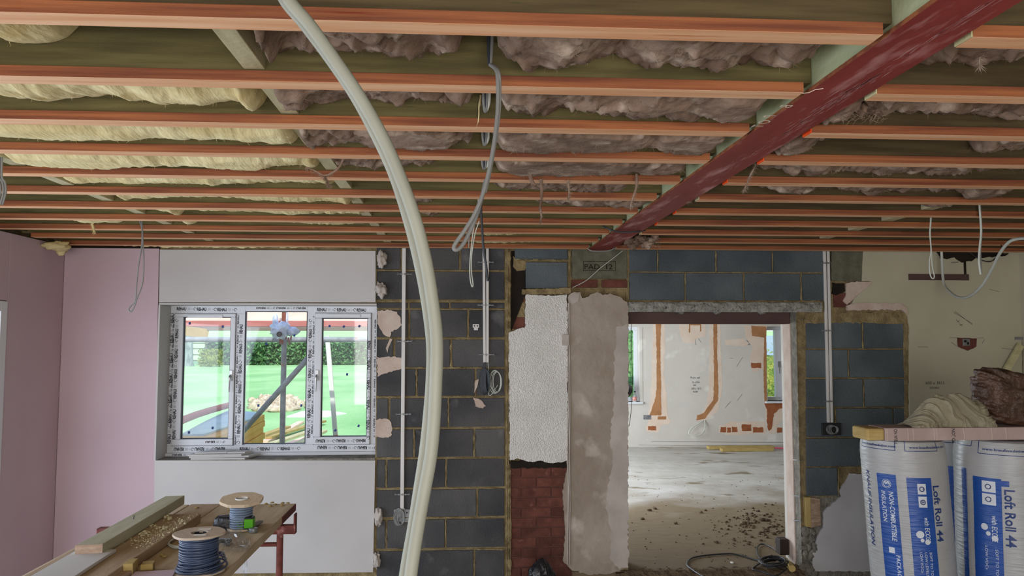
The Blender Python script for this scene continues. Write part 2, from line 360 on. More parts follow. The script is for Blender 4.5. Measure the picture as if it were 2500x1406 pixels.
def text_mesh(body, bold=0.0, shear=0.0):
    k = (body, bold, shear)
    if k not in _tx:
        cu = bpy.data.curves.new('t', 'FONT'); cu.body = body; cu.size = 1; cu.offset = bold; cu.shear = shear; cu.resolution_u = 3
        o = bpy.data.objects.new('t', cu); COL.objects.link(o); bpy.context.view_layer.update()
        me = bpy.data.meshes.new_from_object(o.evaluated_get(bpy.context.evaluated_depsgraph_get()))
        vs = [v.co.copy() for v in me.vertices]; fs = [tuple(p.vertices) for p in me.polygons]
        bpy.data.objects.remove(o); bpy.data.curves.remove(cu); bpy.data.meshes.remove(me)
        x0 = min(v.x for v in vs); x1 = max(v.x for v in vs)
        _tx[k] = ([Vector((v.x - x0, v.y, 0)) for v in vs], fs, x1 - x0)
    return _tx[k]
def put_text(mb, body, fn, length=None, height=None, bold=0.0, shear=0.0, mi=0):
    """fn(u, v) maps text coordinates in metres to a point"""
    vs, fs, L = text_mesh(body, bold, shear); sx = (length / L) if length else height / .73; sy = (height / .73) if height else sx
    mb.add([fn(v.x * sx, v.y * sy) for v in vs], fs, mi)
def wallpoly(mb, pts, Yf, th, mi=0, jg=0, step=8, seed=0, c=.5):
    if jg: pts = jag(pts, jg, step, seed)
    mb.poly([P(x, y, Yf) for x, y in pts], (0, th, 0), mi, c); return mb
def wallbox(mb, x0, y0, x1, y1, Yf, Yb, mi=0, c=.5, xr=None):
    xm = xr if xr is not None else (x0 + x1) / 2; ym = (y0 + y1) / 2
    mb.box(P(x0, ym, Yf).x, P(x1, ym, Yf).x, Yf, Yb, P(xm, y1, Yf).z, P(xm, y0, Yf).z, mi, c); return mb

# ---------------------------------------------------------------- shell of the room
ZB = CAMZ + .673                            # underside of the battens
XL, XR = P(147, 930, D).x, P(2491, 800, D).x
ZT = ZB + .30                               # underside of the deck
XW0, XW1 = P(384, 930, D).x, P(918, 930, D).x      # window opening
ZW0, ZW1 = P(650, 1121, D).z, P(650, 741, D).z
XO0, XO1 = P(1533, 1080, D).x, 2.557               # doorway
ZO = P(1750, 761, D).z
wb = struct('wall_back')
mb = MB()
Yc, Ye = D + .012, D + .24
mb.box(XL - .3, XW0, Yc, Ye, -.12, ZT); mb.box(XW0, XW1, Yc, Ye, -.12, ZW0); mb.box(XW0, XW1, Yc, Ye, ZW1, ZT)
mb.box(XW1, P(1240, 900, D).x, Yc, Ye, -.12, ZT); mb.box(P(1240, 900, D).x, XO0, Yc + .02, Ye, -.12, ZT)
mb.box(XO0, XO1, Yc, D + .1, ZO + .02, ZT); mb.box(XO1, XR + .3, Yc, Ye, -.12, ZT); mb.box(XO0, XO1, D + .1, Ye, ZO + .1, ZT)
mb.build('mortar_bed', m_mortar, wb)
# floor, deck, side and rear walls
sbuild(MB().box(XL - .3, XR + .3, -2.9, D + .02, -.35, -.12), 'floor', m_floor)
sbuild(MB().box(XL - .3, XR + .3, -2.9, D + .24, ZT, ZT + .1), 'ceiling', m_deck)
wl_ = struct('wall_left'); YJ = PX(16, 800, XL).y; ZH = PX(8, 733, XL).z
mb = MB(); zt = ZB + .008
mb.box(XL - .012, XL, YJ, D, -.1, zt); mb.box(XL - .012, XL, -2.8, YJ - .004, ZH, zt); mb.box(XL - .012, XL, -2.8, .3, -.1, ZH - .003)
mb.build('plasterboard', m_pink, wl_, bevel=.0015)
MB().box(XL - .25, XL - .012, YJ - .02, D + .2, -.12, ZT).box(XL - .25, XL - .012, -2.9, YJ - .02, ZH + .01, ZT).box(XL - .25, XL - .012, -2.9, .3, -.12, ZH + .01).build('wall_backing', m_joistd, wl_)
MB().box(XL - .005, XL + .04, 0, D, zt + .03, zt + .10).build('wall_plate', m_joistd, wl_, bevel=.003)
fo = struct('door_2')
MB().box(XL - .06, XL + .005, YJ - .075, YJ - .004, -.1, ZH - .004).box(XL - .06, XL + .005, .3, YJ - .075, ZH - .07, ZH - .004).box(XL - .05, XL - .01, 2.4, 2.47, -.1, ZH - .07).build('door_frame', m_upvc, fo, bevel=.004)
wr = struct('wall_right')
MB().box(XR, XR + .25, -2.9, D + .02, -.12, ZT).build('plaster', m_cplast, wr)
wk = struct('wall_rear')
MB().box(XL - .3, -2.6, -2.95, -2.75, -.12, ZT).box(1.8, XR + .3, -2.95, -2.75, -.12, ZT).box(-2.6, 1.8, -2.95, -2.75, 2.25, ZT).build('plaster', m_grey, wk)

# ---------------------------------------------------------------- plasterboard on the back wall
mb = MB(); x0 = XL + .003; x1 = P(387, 700, D).x; xb = P(378, 1300, D).x
bp = MB(); bp.poly([(x0, D - .012, -.1), (xb, D - .012, -.1), (x1, D - .012, ZB - .006), (x0 + .0, D - .012, ZB - .006)], (0, .012, 0)); bp.build('plasterboard', m_pink, wb, bevel=.0015, label='tall pink plasterboard sheet in the corner')
MB().poly([P(390, 609, D - .014), P(917, 612, D - .014), P(917, 738, D - .014), P(388, 738, D - .014)], (0, .013, 0)).build('plasterboard', m_grey, wb, bevel=.0015, label='grey plasterboard sheet above the window')
MB().poly([P(377, 1124, D - .014), P(916, 1124, D - .014), P(911, 1397, D - .014), P(374, 1402, D - .014)], (0, .013, 0)).build('plasterboard', m_grey, wb, bevel=.0015, label='grey plasterboard sheet under the window')
YF = D + .20                                # inner face of the window frame
MB().box(XW0 - .002, XW0 + .011, D - .016, YF - .001, ZW0 + .001, ZW1 - .012).build('window_reveal', m_grey, wb, bevel=.001)
MB().box(XW0 + .001, XW1 - .001, D - .014, YF - .001, ZW1 - .011, ZW1 + .002).build('window_reveal', m_grey, wb, bevel=.001)
MB().box(XW0 + .001, XW1 - .001, D - .004, YF + .04, ZW0 - .012, ZW0 + .0015).build('window_ledge', m_mortg, wb)
mb = MB().box(XL, x1, D - .002, D + .02, ZB - .004, ZT); mb.build('dark_gap', m_dark, wb)

# ---------------------------------------------------------------- blockwork
def course(mb, y0, y1, xs, xr, Yf=D, th=.02, gap=1.6):
    for a, b in zip(xs[:-1], xs[1:]):
        wallbox(mb, a + gap, y0, b - gap, y1, Yf, Yf + th, c=R(), xr=xr)
mb = MB(); X0, X1 = 917, 1234
for (y0, y1, js) in ((590, 658, [980, 1123]), (663, 731, [1045]), (739, 752, [998, 1098]), (757, 823, [999, 1143]), (829, 896, [962, 1101]), (901, 966, [1017, 1161]),
                     (972, 1042, [950, 1095]), (1048, 1115, [1011, 1158]), (1121, 1189, [943, 1089]), (1195, 1261, [1015, 1165]), (1268, 1337, [943, 1088]), (1344, 1414, [1010, 1158])):
    course(mb, y0, y1, [X0] + js + [X1], 1090, gap=2.6)
mb.build('blockwork', m_block, wb, bevel=.004)
mb = MB()                                   # squeezed-out joints
def joint(mb, a, b, w, Yf=D):
    a3 = P(a[0], a[1], Yf); b3 = P(b[0], b[1], Yf); n = max(4, int((b3 - a3).length / .015)); pts = []; rs = []
    for i in range(n + 1):
        p = a3.lerp(b3, i / n); g = noise.noise(p * 22); pts.append(p + Vector((noise.noise(p * 30) * .003, 0, noise.noise(p * 30 + Vector((9, 9, 9))) * .003))); rs.append(w * (.55 + 1.1 * max(g, -.3)))
    mb.tube(pts, rs, 6)
for y in (661, 735, 755, 826, 898, 969, 1045, 1118, 1192, 1264, 1341): joint(mb, (918, y - 1), (1236, y), .006)
for (x, a, b) in ((980, 612, 658), (1123, 612, 658), (998, 739, 752), (1098, 739, 752), (999, 757, 823), (1143, 757, 823), (1101, 829, 896), (1103, 829, 896), (1017, 901, 966), (1161, 901, 966), (1095, 972, 1042),
                  (1011, 1048, 1115), (1158, 1048, 1115), (943, 1121, 1189), (1089, 1121, 1189), (1015, 1195, 1261), (1165, 1195, 1261), (943, 1268, 1337), (1088, 1268, 1337), (1158, 1344, 1406)):
    joint(mb, (x, a), (x, b), .0095 if x in (1011, 1017, 1158, 1101) else .007)
for x in (1236, 1240, 1244): joint(mb, (x, 615), (x + 2, 1404), .012)
mb.build('mortar_joints', m_mortar, wb)
# above and left of the doorway
mb = MB()
for (a, b, c_, d_) in ((1257, 600, 1386, 632), (1284, 640, 1385, 704)): wallbox(mb, a, b, c_, d_, D, D + .06, c=R())
course(mb, 600, 663, [1535, 1606, 1748, 1886, 2012], 1750, gap=2); course(mb, 667, 733, [1535, 1673, 1816, 1956, 2030], 1750, gap=2)
for (y0, y1, js) in ((786, 850, [2106]), (854, 921, [2072]), (925, 993, [2109]), (997, 1066, [2039, 2182]), (1070, 1138, [])):
    course(mb, y0, y1, [1967] + js + [2214], 2080, gap=2)
course(mb, 1142, 1210, [1967, 2047], 2010, gap=2)
mb.build('blockwork', m_blockb, wb, bevel=.004)
mb = MB()
for x, a, b in ((1606, 618, 663), (1748, 618, 663), (1886, 618, 663), (1673, 667, 733), (1816, 667, 733), (1956, 667, 733), (1534, 665, 733), (2106, 788, 850), (2072, 854, 920), (2109, 925, 993), (2039, 997, 1066), (2047, 1142, 1208), (1391, 612, 705), (1389, 612, 700)):
    joint(mb, (x, a), (x, b), .007)
for y, a, b in ((665, 1536, 2005), (735, 1536, 2000), (852, 1968, 2214), (923, 1968, 2214), (995, 1968, 2214), (1068, 1968, 2214), (1140, 1968, 2110), (1212, 1968, 2048), (636, 1262, 1386), (634, 1300, 1386)): joint(mb, (a, y), (b, y), .006)
wallpoly(mb, [(1275, 706), (1392, 703), (1394, 716), (1340, 719), (1276, 719)], D - .03, .06, jg=1.5, step=5)
wallpoly(mb, [(1965, 764), (2090, 762), (2214, 764), (2214, 790), (2090, 788), (1965, 790)], D - .004, .02, jg=2)
wallpoly(mb, [(2205, 764), (2219, 764), (2221, 1150), (2211, 1150)], D - .006, .02, jg=1, step=12)
wallpoly(mb, [(1252, 625), (1285, 640), (1282, 660), (1262, 662), (1254, 650)], D + .01, .03, jg=2)
mb.build('mortar_joints', m_mortar, wb)
# bricks
mb = MB()
for k in range(12):
    y0 = 1141 + 24.4 * k; xo = [1219, 1256][k % 2]
    xs = [max(1246, xo - 10)] + [x for x in (xo + 64 - 10 + 0, xo + 64 + 63.0) if 1250 < x < 1392] + [1394]
    for a, b in zip(xs[:-1], xs[1:]):
        wallbox(mb, a + 1.2, y0 + 1, b - 1.2, y0 + 22.4, D + .004, D + .03, c=R(), xr=1320)
for (a, b, c_, d_) in ((1396, 683, 1459, 702), (1470, 683, 1531, 702)): wallbox(mb, a, b, c_, d_, D + .004, D + .03, c=R())
for k, (a, b, c_, d_) in enumerate(((1249, 668, 1276, 688), (1249, 692, 1280, 712), (1248, 716, 1281, 738), (1247, 742, 1284, 770), (1247, 774, 1284, 803), (1262, 650, 1280, 665))): wallbox(mb, a, b, c_, d_, D + .03 + .006 * (k % 2), D + .06, c=R())
wallbox(mb, 2036, 715, 2074, 750, D + .0, D + .03, c=.9)
for a in (1538,): pass
mb.build('brickwork', m_brick, wb, bevel=.003)
mb = MB(); mb.box(P(1246, 1200, D).x, P(1396, 1200, D).x, D + .010, D + .04, -.1, P(1300, 1141, D).z); mb.build('brick_mortar', m_bmort, wb)
mb = MB(); wallpoly(mb, [(1248, 612), (1258, 612), (1258, 634), (1286, 642), (1284, 716), (1247, 812)], D + .026, .02); wallpoly(mb, [(2033, 690), (2062, 692), (2064, 712), (2040, 722), (2033, 716)], D - .002, .02, jg=2)
wallpoly(mb, [(1244, 1124), (1388, 1124), (1388, 1142), (1244, 1142)], D - .004, .02, jg=2.5, step=6)
mb.build('dark_cavity', m_dark, wb)
mb = MB(); wallpoly(mb, [(1284, 719), (1340, 721), (1384, 719), (1385, 800), (1386, 1122), (1370, 1128), (1345, 1131), (1320, 1124), (1290, 1128), (1262, 1120), (1245, 1122), (1243, 960), (1242, 812), (1262, 803), (1282, 800)], D - .014, .03, jg=1.6, step=6)
mb.build('roughcast_panel', m_render, wb)
mb = MB(); wallbox(mb, 1397, 600, 1531, 680, D, D + .03); mb.build('pad_stone', m_pad, wb, bevel=.004)
mb = MB()
def onwall(px, py, Y, up=(0, 1)):
    o = P(px, py, Y)
    return lambda u, v: Vector((o.x + u, Y, o.z + v))
put_text(mb, 'PAD  12', onwall(1427, 657, D - .0006), length=.215, height=.040, bold=.01)
for (a, b, c_, d_) in ((1424, 638, 1502, 639), (1424, 660, 1502, 661), (1502, 638, 1503, 661), (1424, 638, 1425, 661)): wallbox(mb, a, b, c_, d_, D - .0006, D)
mb.build('cast_lettering', m_dark, wb)
# plaster pier left of the doorway
mb = MB(); wallpoly(mb, [(1388, 722), (1402, 712), (1417, 713), (1421, 727), (1437, 722), (1458, 712), (1472, 722), (1490, 716), (1512, 724), (1533, 738), (1534, 900), (1533, 1100), (1533, 1385), (1500, 1398), (1440, 1404), (1398, 1392), (1376, 1370), (1380, 1300), (1374, 1200), (1384, 1140), (1388, 1000), (1386, 850)], D - .018, .034, jg=1.8, step=6)
mb.build('plaster', m_plast, wb, label='rough tan plaster on the pier')
mb = MB(); wallpoly(mb, [(1506, 800), (1533, 790), (1534, 1384), (1512, 1390), (1488, 1360), (1492, 1300), (1480, 1240), (1486, 1180), (1496, 1120), (1490, 1060), (1500, 980), (1498, 900)], D - .021, .004, jg=3, step=7, seed=4)
wallpoly(mb, [(1388, 725), (1404, 715), (1415, 717), (1412, 735), (1396, 742)], D - .022, .004, jg=1); mb.build('plaster', m_plast2, wb, label='pale skim patch beside the doorway')
mb = MB()
for i in range(4): mb.tube([P(1389 + 3 * math.sin(i * 2 + t * 5) , 740 + 640 * t / 12 * 12 / 1, D - .02 - .002 * i) for t in [j / 30 for j in range(31)]], .0035, 5)
wallbox(mb, 1373, 817, 1389, 843, D - .045, D - .01); mb.build('corner_bead', m_plast2, wb)
# lintel and brown steel behind it, jamb
mb = MB()
def lint(u, v):
    x = P(1533, 750, D).x * (1 - u) + P(2004, 750, D).x * u; z = P(1750, 738, D).z * (1 - v) + P(1750, 762, D).z * v
    return Vector((x, D - .02 - .014 * noise.noise(Vector((x * 14, 0, z * 40))) - .012 * math.sin(PI * v), z + .004 * noise.noise(Vector((x * 9, 5, v)))))
mb.grid(lint, 160, 10, flip=True); mb.box(P(1533, 750, D).x, P(2004, 750, D).x, D - .016, D + .1, P(1750, 762, D).z + .002, P(1750, 738, D).z - .002)
mb.build('lintel', m_conc, wb)
MB().box(XO0 - .15, XO1, D + .1, D + .22, P(1750, 790.5, D + .1).z, ZO + .13).build('steel_lintel', m_soff, wb, bevel=.004)
mb = MB()
for x, a in ((1660, 10), (1750, 6), (1860, 12)): mb.blob(P(x, 762, D + .06), (.03, .03, .016), .5)
mb.build('mortar_drips', m_conc, wb)
mb = MB(); mb.grid(lambda u, v: Vector((XO1 - .004 - .006 * noise.noise(Vector((u * 5, v * 60, 1))), D + .1 * u - .004, -.1 + v * (ZO + .1))), 6, 120); mb.build('jamb_mortar', m_mortg, wb)
MB().box(XO1 - .012, XO1 + .002, D + .1, D + .235, -.05, ZO).build('jamb_plaster', m_pinkpl, wb, bevel=.004)
mb = MB()
for y in (777, 848, 916, 985, 1054, 1122, 1210, 1270): mb.bar(P(1938, y, D + .1), P(1958, y + 2, D), .012, .006)
mb.build('wall_ties', m_gal, wb)
# right hand plaster
mb = MB(); wallpoly(mb, [(2108, 610), (2495, 610), (2495, 1160), (2221, 1160), (2220, 800), (2216, 772), (2200, 748), (2150, 743), (2106, 742), (2078, 744), (2086, 727), (2116, 704), (2132, 687), (2104, 686), (2106, 650)], D - .016, .03, jg=.8, step=10)
mb.build('plaster', m_cplast, wb, label='cream painted plaster at the right')
mb = MB(); wallpoly(mb, [(2030, 612), (2108, 612), (2105, 686), (2060, 686), (2030, 684)], D - .012, .026, jg=1); mb.build('plaster', m_pad, wb, label='scratched cement patch')
mb = MB(); wallpoly(mb, [(2066, 690), (2100, 687), (2134, 688), (2116, 706), (2086, 729), (2068, 745), (2060, 735), (2068, 715)], D - .011, .026, jg=1.6, step=6)
wallpoly(mb, [(2068, 744), (2110, 739), (2200, 741), (2216, 756), (2217, 768), (2200, 757), (2150, 756), (2070, 757)], D - .022, .03, jg=1.8, step=5); mb.build('plaster', m_pinkpl, wb, label='broken pink plaster edge')
mb = MB(); wallpoly(mb, [(2300, 1157), (2078, 1157), (2066, 1176), (2052, 1196), (2056, 1212), (2036, 1228), (2012, 1248), (2010, 1288), (2000, 1300), (1990, 1326), (1984, 1352), (1986, 1394), (2300, 1396)], D - .014, .03, jg=1.6, step=8)
mb.build('plaster', m_wplast, wb, label='white painted plaster at the lower right')
mb = MB(); wallpoly(mb, [(1966, 1212), (2300, 1140), (2300, 1420), (1960, 1420)], D + .003, .02); mb.build('cement_bed', m_mortg, wb)
mb = MB(); rg = random.Random(3)
for i in range(26): mb.blob(P(rg.uniform(1958, 1990), rg.uniform(1290, 1404), D + .0), (rg.uniform(.015, .04), .02, rg.uniform(.015, .045)), .5, 2, 10)
mb.build('cement_lumps', m_mortg, wb)
o = thing('timber_block', 'short wedge of yellow-brown timber set in the wall at the right of the doorway', 'timber', P(1985, 1285, D))
MB().poly([P(1966, 1214, D - .03), P(1979, 1214, D - .03), P(1981, 1288, D - .03), P(1968, 1286, D - .03)], (0, .04, 0)).build('end_face', m_yel, o, bevel=.003)
MB().poly([P(1979, 1214, D - .03), P(2002, 1218, D - .012), P(2004, 1282, D - .012), P(1981, 1288, D - .03)], (0, .03, 0)).build('side_face', m_endg, o)
# slot, hole and marks on the cream plaster
mb = MB(); wallpoly(mb, [(2284, 612), (2400, 612), (2462, 618), (2462, 622), (2400, 630), (2385, 628), (2372, 636), (2350, 640), (2330, 630), (2312, 632), (2296, 632)], D - .0175, .003, jg=2, step=7)
wallbox(mb, 2353, 636, 2359, 670, D - .0175, D - .014); mb.build('hole', m_dark, wb)
tag(wallbox(MB(), 2219, 669, 2366, 684, D - .024, D - .004).build('timber_strip', m_soff, None, bevel=.002), 'thin dark brown timber strip let into the cream wall at upper right', 'timber')
mb = MB(); put_text(mb, '600 x 1815', onwall(2260, 938, D - .0168), length=.15, height=.022); put_text(mb, 'DOUBLE', onwall(2270, 949, D - .0168), length=.075, height=.016)
for (a, b) in (((2328, 762), (2374, 790)), ((2332, 760), (2374, 793)), ((2336, 786), (2344, 782)), ((2334, 780), (2342, 788)), ((2343, 795), (2350, 791)), ((2342, 790), (2350, 796)), ((2240, 847), (2266, 847)), ((2415, 706), (2440, 712)), ((2445, 850), (2475, 853)), ((2318, 824), (2345, 825)), ((2322, 835), (2336, 845)), ((2402, 824), (2385, 826)), ((2398, 838), (2404, 828))):
    mb.bar(P(*a, D - .0168), P(*b, D - .0168), .0006, .0022)
mb.build('pencil_marks', m_print, wb)
mb = MB(); wallpoly(mb, [(2337, 824), (2384, 826), (2384, 846), (2362, 857), (2338, 846)], D - .0172, .003, jg=1); mb.build('brick_patch', m_brick, wb)
o = thing('back_box', 'small metal socket box sunk in a chipped hole in the cream wall', 'electrical box', P(2360, 844, D - .02))
wallbox(MB(), 2351, 827, 2368, 844, D - .021, D - .01).build('box_body', m_gal, o, bevel=.001); wallbox(wallbox(MB(), 2354, 830, 2360, 836, D - .0225, D - .02), 2361, 835, 2366, 841, D - .0225, D - .02).build('knockout', m_dark, o)
# plaster dabs and smears on the dark blockwork
mb = MB()
wallpoly(mb, [(922, 758), (950, 757), (968, 762), (978, 775), (980, 792), (970, 802), (955, 810), (952, 823), (938, 818), (922, 790)], D - .005, .01, jg=1.6, step=4)
wallpoly(mb, [(920, 872), (960, 870), (986, 873), (985, 900), (965, 905), (940, 912), (922, 920)], D - .005, .01, jg=2, step=4)
wallpoly(mb, [(917, 1024), (945, 1022), (957, 1032), (956, 1060), (948, 1070), (917, 1066)], D - .005, .01, jg=2, step=4)
wallpoly(mb, [(952, 826), (958, 828), (948, 850), (946, 862), (942, 850)], D - .004, .008)
wallpoly(mb, [(1155, 970), (1172, 975), (1185, 990), (1178, 998), (1162, 992)], D - .006, .01, jg=1.5, step=4); wallpoly(mb, [(1160, 928), (1168, 925), (1166, 945), (1158, 960)], D - .005, .01, jg=1)
mb.build('plaster_smears', m_pinkpl, wb)
for k, (x, y, rx, rz, lb) in enumerate(((932, 636, .035, .055, 'top of the dark blockwork'), (931, 708, .042, .05, 'blockwork beside the window top corner'), (924, 1262, .03, .06, 'blockwork beside the lower grey board'), (920, 1368, .025, .05, 'foot of the dark blockwork'))):
    o = MB().blob(P(x, y, D - .018), (rx, .03, rz), .7, 2.2, 22).build('plaster_dab', m_plast2); tag(o, 'beige lump of dried adhesive on the ' + lb, 'plaster lump', 'adhesive dabs')
# ---------------------------------------------------------------- ceiling timbers
ORD = ['nearest', 'second', 'third', 'fourth', 'fifth', 'sixth', 'seventh', 'eighth', 'ninth', 'tenth', 'eleventh']
def ordl(k): return 'nearest to the camera' if k == 0 else ('last of all' if k == 10 else ORD[k] + ' from the camera')
BW, BH = .064, .029; YB = lambda k: 1.680 + .4007 * k          # far edge of batten k
JZ0, JZ1 = ZB + BH, ZB + .27
XBL, XBR = .942, 1.112                                       # beam flange
for k in range(11):
    yb = YB(k); xl = XL + .002
    if k == 10: xl = P(165, 600, yb).x
    if k == 9: xl = P(88, 588, yb).x
    o = thing('ceiling_batten', 'orange-red batten left of the steel beam, ' + ordl(k), 'batten', (xl, yb, ZB), 'battens left of the steel beam')
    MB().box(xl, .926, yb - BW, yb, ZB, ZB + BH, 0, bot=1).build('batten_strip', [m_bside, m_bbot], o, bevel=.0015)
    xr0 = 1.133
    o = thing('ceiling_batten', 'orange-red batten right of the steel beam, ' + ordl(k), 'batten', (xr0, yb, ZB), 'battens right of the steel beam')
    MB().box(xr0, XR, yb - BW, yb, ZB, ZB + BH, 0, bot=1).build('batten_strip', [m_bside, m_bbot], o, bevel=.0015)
    MB().box(xr0 - .004, xr0 - .0001, yb - BW + .002, yb - .002, ZB + .001, ZB + BH + (.012 if k < 2 else 0)).build('cut_end', m_orange if k in (2, 3, 4, 6, 7) else m_pale, o, label='bright orange painted end' if k in (2, 3, 4, 6, 7) else 'pale sawn end')
    o = MB().box(XL + .001, .952, yb - .055, yb - .008, JZ0 + .0005, JZ1).build('ceiling_joist', m_joist if k not in (0,) else m_joistd, bevel=.002)
    tag(o, 'green-brown joist left of the steel beam, over the batten ' + ordl(k), 'joist', 'joists left of the steel beam')
    o = MB().box(1.100, XR - .001, yb - .055, yb - .008, JZ0 + .0005, JZ1).build('ceiling_joist', m_joistd, bevel=.002)
    tag(o, 'dark brown joist right of the steel beam, over the batten ' + ordl(k), 'joist', 'joists right of the steel beam')
# steel beam with packing timbers
o = thing('steel_beam', 'dark red primed steel beam with white scrapes running away under the ceiling', 'beam', (1.027, 3.4, ZB))
bz = ZB + .002
MB().box(XBL, XBR, .9, D - .01, bz, bz + .011).build('bottom_flange', m_steel, o, bevel=.001)
MB().box(1.023, 1.031, .9, D - .01, bz + .011, bz + .16).build('web', m_steel, o)
MB().box(XBL, XBR, .9, D - .01, bz + .16, bz + .171).build('top_flange', m_steel, o)
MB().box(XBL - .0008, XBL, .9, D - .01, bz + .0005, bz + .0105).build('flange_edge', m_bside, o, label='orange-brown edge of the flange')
mb = MB()
def bt(a0):
    return lambda u, v: Vector((a0.x + v, a0.y + u, bz - .0007))
a = PZ(1862, 292, bz); b = PZ(1950, 250, bz)
for i, (ch, px, py) in enumerate((('T', 1853, 304), ('O', 1870, 293), ('P', 1880, 281), ('B', 1921, 256))):
    q = PZ(px, py, bz); put_text(mb, ch, lambda u, v, q=q: Vector((q.x + .0 - (v - .02), q.y + u, bz - .0007)), height=.038)
for k in range(3):
    q = PZ(1955 + 10 * k, 232 - 4 * k, bz)
mb.tube([PZ(1958, 228, bz - .0005), PZ(1975, 226, bz - .0005), PZ(1990, 219, bz - .0005), PZ(2010, 216, bz - .0005)], .0012, 5)
mb.build('chalk_marks', m_halo, o)
mb = MB(); rg = random.Random(5)
m_scrape = M('scraped_primer', 'b08884', '8c4a46', .6, 10, (8, 1, 8), bump=.05)
for (t0, t1, c0, wd, n) in ((1.2, 2.3, .66, .13, 90), (1.9, 3.2, .62, .2, 90), (2.8, 5.5, .4, .5, 60)):
    for i in range(n):
        y = rg.uniform(t0, t1); x = XBL + .17 * (c0 + wd * rg.gauss(0, .5)); x = min(max(x, XBL + .01), XBR - .012); L = rg.uniform(.02, .11) * (1 if t0 < 2.5 else .5); s = rg.uniform(-.06, .06); w_ = rg.uniform(.0008, .003)
        mb.poly([(x, y, bz - .0003), (x + w_, y + L * .4, bz - .0003), (x + L * s + w_ * .3, y + L, bz - .0003), (x + L * s, y + L, bz - .0003), (x - w_ * .5, y + L * .5, bz - .0003)], (0, 0, .0002))
mb.build('scrape_marks', m_scrape, o)
o = MB().box(.953, 1.018, .9, D - .01, bz + .0115, bz + .155).build('packing_timber', m_green, bevel=.002); tag(o, 'pale green packing timber fixed along the left side of the steel beam', 'timber')
o = MB().box(1.036, 1.099, .9, D - .01, bz + .0115, bz + .155).build('packing_timber', m_green, bevel=.002); tag(o, 'packing timber fixed along the right side of the steel beam', 'timber')
# noggings
def nog(x, w, k, lb, z=0):
    o = MB().box(x - w / 2, x + w / 2, YB(k) - .007, YB(k + 1) - .056, JZ0 + .004 + z, JZ0 + .075).build('nogging', m_nog, bevel=.002)
    tag(o, lb, 'nogging', 'noggings between the joists')
for k in range(0, 10): nog(-.545 + .004 * (k % 2), .055, k, 'pale nogging in the row left of the hanging hoses, between battens %s and %s' % (ORD[k], ORD[k + 1]))
for k in range(3, 10): nog(-1.80 - .0 * (k % 2), .055, k, 'pale nogging in the row at the far left, between battens %s and %s' % (ORD[k], ORD[k + 1]))
for k in range(4, 9): nog(2.52, .07, k, 'pale nogging right of the steel beam, between battens %s and %s' % (ORD[k], ORD[k + 1]))

